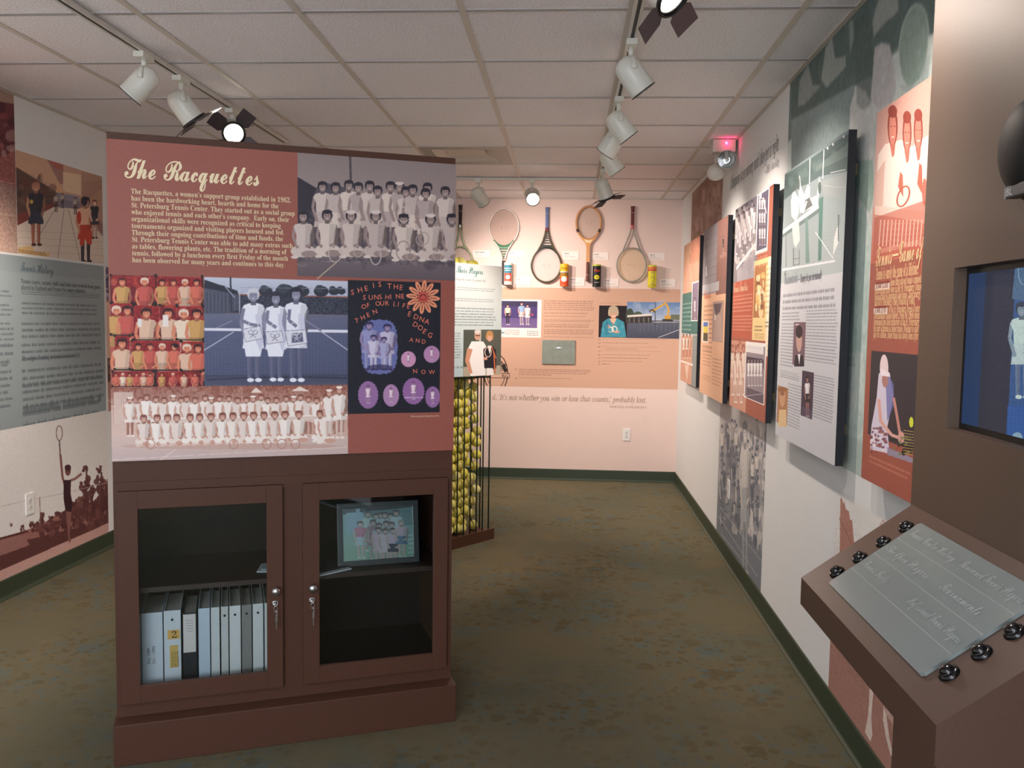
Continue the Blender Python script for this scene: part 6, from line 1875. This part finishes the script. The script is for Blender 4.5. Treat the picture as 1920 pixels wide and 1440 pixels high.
def c4(p, x, z):
    band(p, 0, 1, (216, 204, 40)); band(p, .02, .10, (206, 120, 60)); band(p, .10, .22, (196, 60, 60)); band(p, .12, .14, (236, 206, 120)); band(p, .90, 1, (190, 176, 30))


can(-.570, 1.806, 'white ball can with teal and red label beside the green-throated racket', (232, 224, 206), (226, 222, 214), c1)
can(-.056, 1.798, 'yellow and orange ball can with a pale disc beside the blue-handled racket', (226, 120, 40), (236, 176, 30), c2, [('Wilson', 'bolditalic', -.027, .155, .054, .026, (50, 34, 16), 0)])
can(.240, 1.796, 'black ball can with red lettering and a yellow ball beside the wooden racket', (26, 28, 26), (180, 190, 60), c3, [('Penn', 'bolditalic', -.026, .138, .052, .034, (226, 66, 44), 0)])
can(.742, 1.796, 'tall yellow ball can with blue vertical lettering, rightmost on the far wall', (216, 204, 40), (206, 200, 70), c4, [('SPALDING', 'sans', .016, .022, .125, .046, (40, 74, 130), 1)])

# ================================================================== BROWN KIOSK WITH SCREEN AND BUTTON DESK
XK = .75
Y0, Y1 = 1.195, 1.894
kio = empty('media_kiosk', (.9, 1.2, 0), 0, 'tall brown kiosk with recessed screen, speaker and sloping button desk', 'kiosk')


def kb(mb, name, m, parent=kio, **kw):
    o = mb.build(name, m)
    attach(o, parent) if parent is kio else attach(o, parent)
    return tag(o, **kw)


sy0, sy1, sz0, sz1 = 1.175, 1.748, 1.268, 1.583
KT = 2.585
BRK = mat('kiosk_laminate', (86, 70, 59), .45, noise=.10, nscale=200, spec=.3)
f = MB()
f.box(XK, .62, 0, XK + .018, sy0, KT).box(XK, sy1, 0, XK + .018, Y1 + .010, KT).box(XK, sy0, 0, XK + .018, sy1, sz0).box(XK, sy0, sz1, XK + .018, sy1, KT)
f.box(XK + .018, .62, 0, XR - .034, .64, KT).box(XK + .018, Y1 - .008, 0, XR - .062, Y1 + .010, KT).box(XK + .018, .64, KT - .018, XR - .062, Y1 - .008, KT)
f.box(XK + .018, sy1, sz0 - .018, XK + .075, sy1 + .018, sz1 + .018).box(XK + .018, sy0 - .018, sz0 - .018, XK + .075, sy0, sz1 + .018).box(XK + .018, sy0, sz1, XK + .075, sy1, sz1 + .018).box(XK + .018, sy0, sz0 - .018, XK + .075, sy1, sz0)
kb(f, 'kiosk_body', BRK)
ms = MB().box(XK + .024, sy0, sz0, XK + .075, sy1, sz1)
scr = kb(ms, 'monitor', mat('monitor_black', (12, 12, 14), .3), kio)
sp = Print((XK + .0237, sy1 - .012, sz1 - .012), (0, -1, 0), sy1 - sy0 - .024, sz1 - sz0 - .024, 1400, (52, 58, 78), N=(-1, 0, 0))
x_split = 1892
sp.grad(1800, 470, 1960, 870, (50, 56, 76), (56, 58, 72))
sp.grad(1800, 470, 1830, 870, (44, 66, 104), (40, 64, 104))
sp.poly([(1907, 470), (2400, 400), (2400, 1000), (1886, 870)], (60, 96, 150))
sp.poly([(1907, 470), (2400, 400), (2400, 640), (1898, 560)], (84, 116, 150)); sp.poly([(1890, 760), (2400, 780), (2400, 1000), (1885, 870)], (56, 100, 170))
for k in range(40): sp.line([(1892 + k * 7, 740), (1888 + k * 7, 860)], .7, (40, 60, 100), .5)
for k in range(14): sp.line([(1888, 745 + k * 8), (2300, 760 + k * 12)], .7, (40, 60, 100), .5)
sp.line([(1898, 648), (2300, 650)], 6, (190, 214, 206)); sp.para(1900, 656, 2200, 668, 1, (170, 200, 206), fill=.9)
for u, h in ((1916, 180), (1990, 190), (2070, 180), (2160, 190)): sp.person(u, 748, h, top=(206, 226, 220), skirt=(196, 216, 214), hair=(60, 70, 90), skin=(140, 160, 176), legs=(110, 130, 160), shoe=(206, 226, 220), sq=.9)
sp.ring(1920, 510, 10, 24, 1.6, (150, 180, 196)); sp.ell(1908, 820, 10, 10, (180, 210, 210), .7); sp.noise(1885, 470, 2400, 870, .03, 3)
so = sp.obj('screen_picture', scr, emit=.36); so['label'] = 'glowing blue screen picture beside a dark side bar'

# speaker
sk = empty('wall_speaker', (XK, 1.474, 1.762), 0, 'black oval speaker mounted on the kiosk above its screen', 'speaker')
vs, fs = [], []
rings = 9
for i in range(rings + 1):
    a = PI / 2 * i / rings
    for k in range(32):
        b_ = 2 * PI * k / 32
        vs.append((-.045 * math.sin(a), .082 * math.cos(a) * math.cos(b_), .084 * math.cos(a) * math.sin(b_)))
for i in range(rings):
    for k in range(32): fs.append((i * 32 + k, i * 32 + (k + 1) % 32, (i + 1) * 32 + (k + 1) % 32, (i + 1) * 32 + k))
MB().add(vs, fs, True).build('grille', mat('speaker_grille', (12, 12, 13), .6, spec=.3), sk)
vs2 = [(v_[0] * .3, v_[1] * 1.04, v_[2] * 1.04) for v_ in vs]
MB().add(vs2, fs, True).build('back_shell', mat('speaker_shell', (24, 24, 26), .5), sk)
MB().bbox(-.030, -.056, -.080, -.006, .034, -.060, .003).build('badge', mat('speaker_badge', (60, 60, 62), .4), sk)
g = glyph_mesh(['JBL'], 'sans'); co = dims(g)
o = MB().add([(-.0305, .028 - p_[0] * .018, -.0765 + p_[1] * .018) for p_ in co], [tuple(q_.vertices) for q_ in g.polygons]).build('badge_lettering', mat('badge_silver', (190, 190, 190), .4), sk)

# desk
LZ, TZ, LXX = .914, 1.083, .520
dk = empty('button_desk', ((LXX + XK) / 2, (Y0 + Y1) / 2, 0), 0, 'brown sloping desk on a pedestal with an etched plate and black buttons', 'desk')
mb = MB()
mb.add([(LXX, Y0, .855), (XK - .001, Y0, .855), (XK - .001, Y0, TZ), (LXX, Y0, LZ), (LXX, Y1, .855), (XK - .001, Y1, .855), (XK - .001, Y1, TZ), (LXX, Y1, LZ)],
       [(0, 1, 2, 3), (7, 6, 5, 4), (0, 4, 5, 1), (1, 5, 6, 2), (2, 6, 7, 3), (3, 7, 4, 0)])
DTOP = mat('desk_laminate', (76, 56, 46), .38, noise=.10, nscale=200, spec=.4)
kb(mb, 'desk_top', DTOP, dk)
pe = hit(1677, 1337, (LXX + .004, 0, 0), (1, 0, 0))
kb(MB().box(LXX + .003, Y0 + .001, 0, XK - .001, float(pe[1]), .8549), 'pedestal', DTOP, dk)
SL = np.array([XK - LXX, 0, TZ - LZ]); SL = SL / np.linalg.norm(SL)
SNN = np.array([-SL[2], 0, SL[0]])
S0 = np.array([LXX, Y1, LZ])


def slp(u, v):
    q_ = hit(u, v, S0, SNN) - S0
    return float(-q_[1]), float(q_ @ SL)


pa = slp(1554, 1095); pb = slp(1730.5, 985.5); pn = slp(1730.5, 1271.5)
ya, yb_, sa, sb = (pa[0] + pb[0]) / 2, pn[0], (pa[1] + pn[1]) / 2, pb[1]


def SP(y, s, h):
    return S0 + np.array([0, -y, 0]) + SL * s + SNN * h


mb = MB()
rr = .006
out = [(ya + rr, sa), (ya, sa + rr), (ya, sb - rr), (ya + rr, sb), (yb_ - rr, sb), (yb_, sb - rr), (yb_, sa + rr), (yb_ - rr, sa)]
mb.add([tuple(SP(y_, s__, .0003)) for y_, s__ in out] + [tuple(SP(y_, s__, .006)) for y_, s__ in out], [tuple(range(8)), tuple(range(15, 7, -1))] + [(i, 8 + i, 8 + (i + 1) % 8, (i + 1) % 8) for i in range(8)])
kb(mb, 'etched_plate', mat('frosted_plate', (118, 126, 124), .16, noise=.03, nscale=300, spec=.6), dk, label='grey frosted plate etched with pale lettering')
mb = MB()
for k in (1, 2, 3):
    s__ = sa + (sb - sa) * k / 4
    mb.add([tuple(SP(y_, s_2, h_)) for h_ in (.006, .0066) for y_, s_2 in ((ya + .002, s__ - .0005), (yb_ - .002, s__ - .0005), (yb_ - .002, s__ + .0005), (ya + .002, s__ + .0005))], [(0, 1, 2, 3), (7, 6, 5, 4), (0, 4, 5, 1), (1, 5, 6, 2), (2, 6, 7, 3), (3, 7, 4, 0)])
kb(mb, 'etched_lines', mat('etch_white', (156, 163, 161), .6), dk)


class SPl: pass


sl_ = SPl(); sl_.O = S0; sl_.X = np.array([0, -1., 0]); sl_.N = SNN; sl_.U = SL
CW_ = (sb - sa) / 4


def etched(txt, col_i, y_start, width, size=.030):
    g = glyph_mesh([txt], 'script', 1, 1, .004); co = dims(g)
    W = co[:, 0].max() - co[:, 0].min(); sx = width / W
    vs = [tuple(SP(y_start + (p_[0] - co[:, 0].min()) * sx, sa + CW_ * (col_i + .34) + p_[1] * size, .0068)) for p_ in co]
    kb(MB().add(vs, [tuple(q_.vertices) for q_ in g.polygons]), 'etched_lettering', mat('etch_white', (156, 163, 161), .6), dk)


PW = yb_ - ya
etched('Centre Club', 2 - 1 + 0, ya + .012, PW * .24) if False else None
etched('Tennis Facts', 1, ya + .02, PW * .26)
etched('The Open Players', 2, ya + .02, PW * .42)
etched('Professional Tennis Players', 1, ya + PW * .54, PW * .42)
etched('Tournaments', 2, ya + PW * .58, PW * .30)
etched('Tennis Center History', 3, ya + .02, PW * .42)
etched('Renowned Tennis Players', 3, ya + PW * .52, PW * .44)
# buttons: four along the far end, four along the near end
btn = MB().lathe([(0.0165, 0), (.0165, .003), (.0145, .0055), (.0120, .0065), (.0110, .0060), (.0108, .0095), (.0095, .0125), (.006, .0142), (0, .0146)], 24).mesh('push_button', mat('button_black', (10, 10, 11), .12))
BW = [slp(*q_) for q_ in ((1570, 1074), (1613, 1047), (1657, 1018), (1700, 990))]
BN_ = [slp(*q_) for q_ in ((1781, 1265), (1842, 1225), (1903, 1187))]
yn_ = sum(q_[0] for q_ in BN_) / 3
st_ = (BN_[2][1] - BN_[0][1]) / 2
BN_ = [(yn_, BN_[0][1] + st_ * k) for k in range(4)]
QR = Matrix(((0, -1, 0), (0, 0, 0), (0, 0, 0)))
ang = math.atan2(SL[2], SL[0])
BLAB = ['lowest', 'second lowest', 'second highest', 'highest']
for grp, lst in (('far', BW), ('near', BN_)):
    for k, (y_, s__) in enumerate(lst):
        o = bpy.data.objects.new('push_button', btn)
        o.location = tuple(SP(y_, s__, .0002)); o.rotation_euler = (0, -ang, 0)
        COL.objects.link(o); Mx = o.location.copy()
        o.parent = dk; o.location = Mx - dk.location

# ================================================================== ADDED WINDOW FRAME BEHIND THE VIEWER (around the fill lamp, seen only in reflections)
wf = MB()
for a_ in ((-2.2, .9, .75, .80), (-2.2, .9, 2.25, 2.30)): wf.box(a_[0], YN, a_[2], a_[1], YN + .04, a_[3])
for x_ in (-2.2, -1.19, -.16, .85): wf.box(x_, YN, .80, x_ + .05, YN + .04, 2.25)
wf.build('added_window_frame', PLATEW, kind='structure')
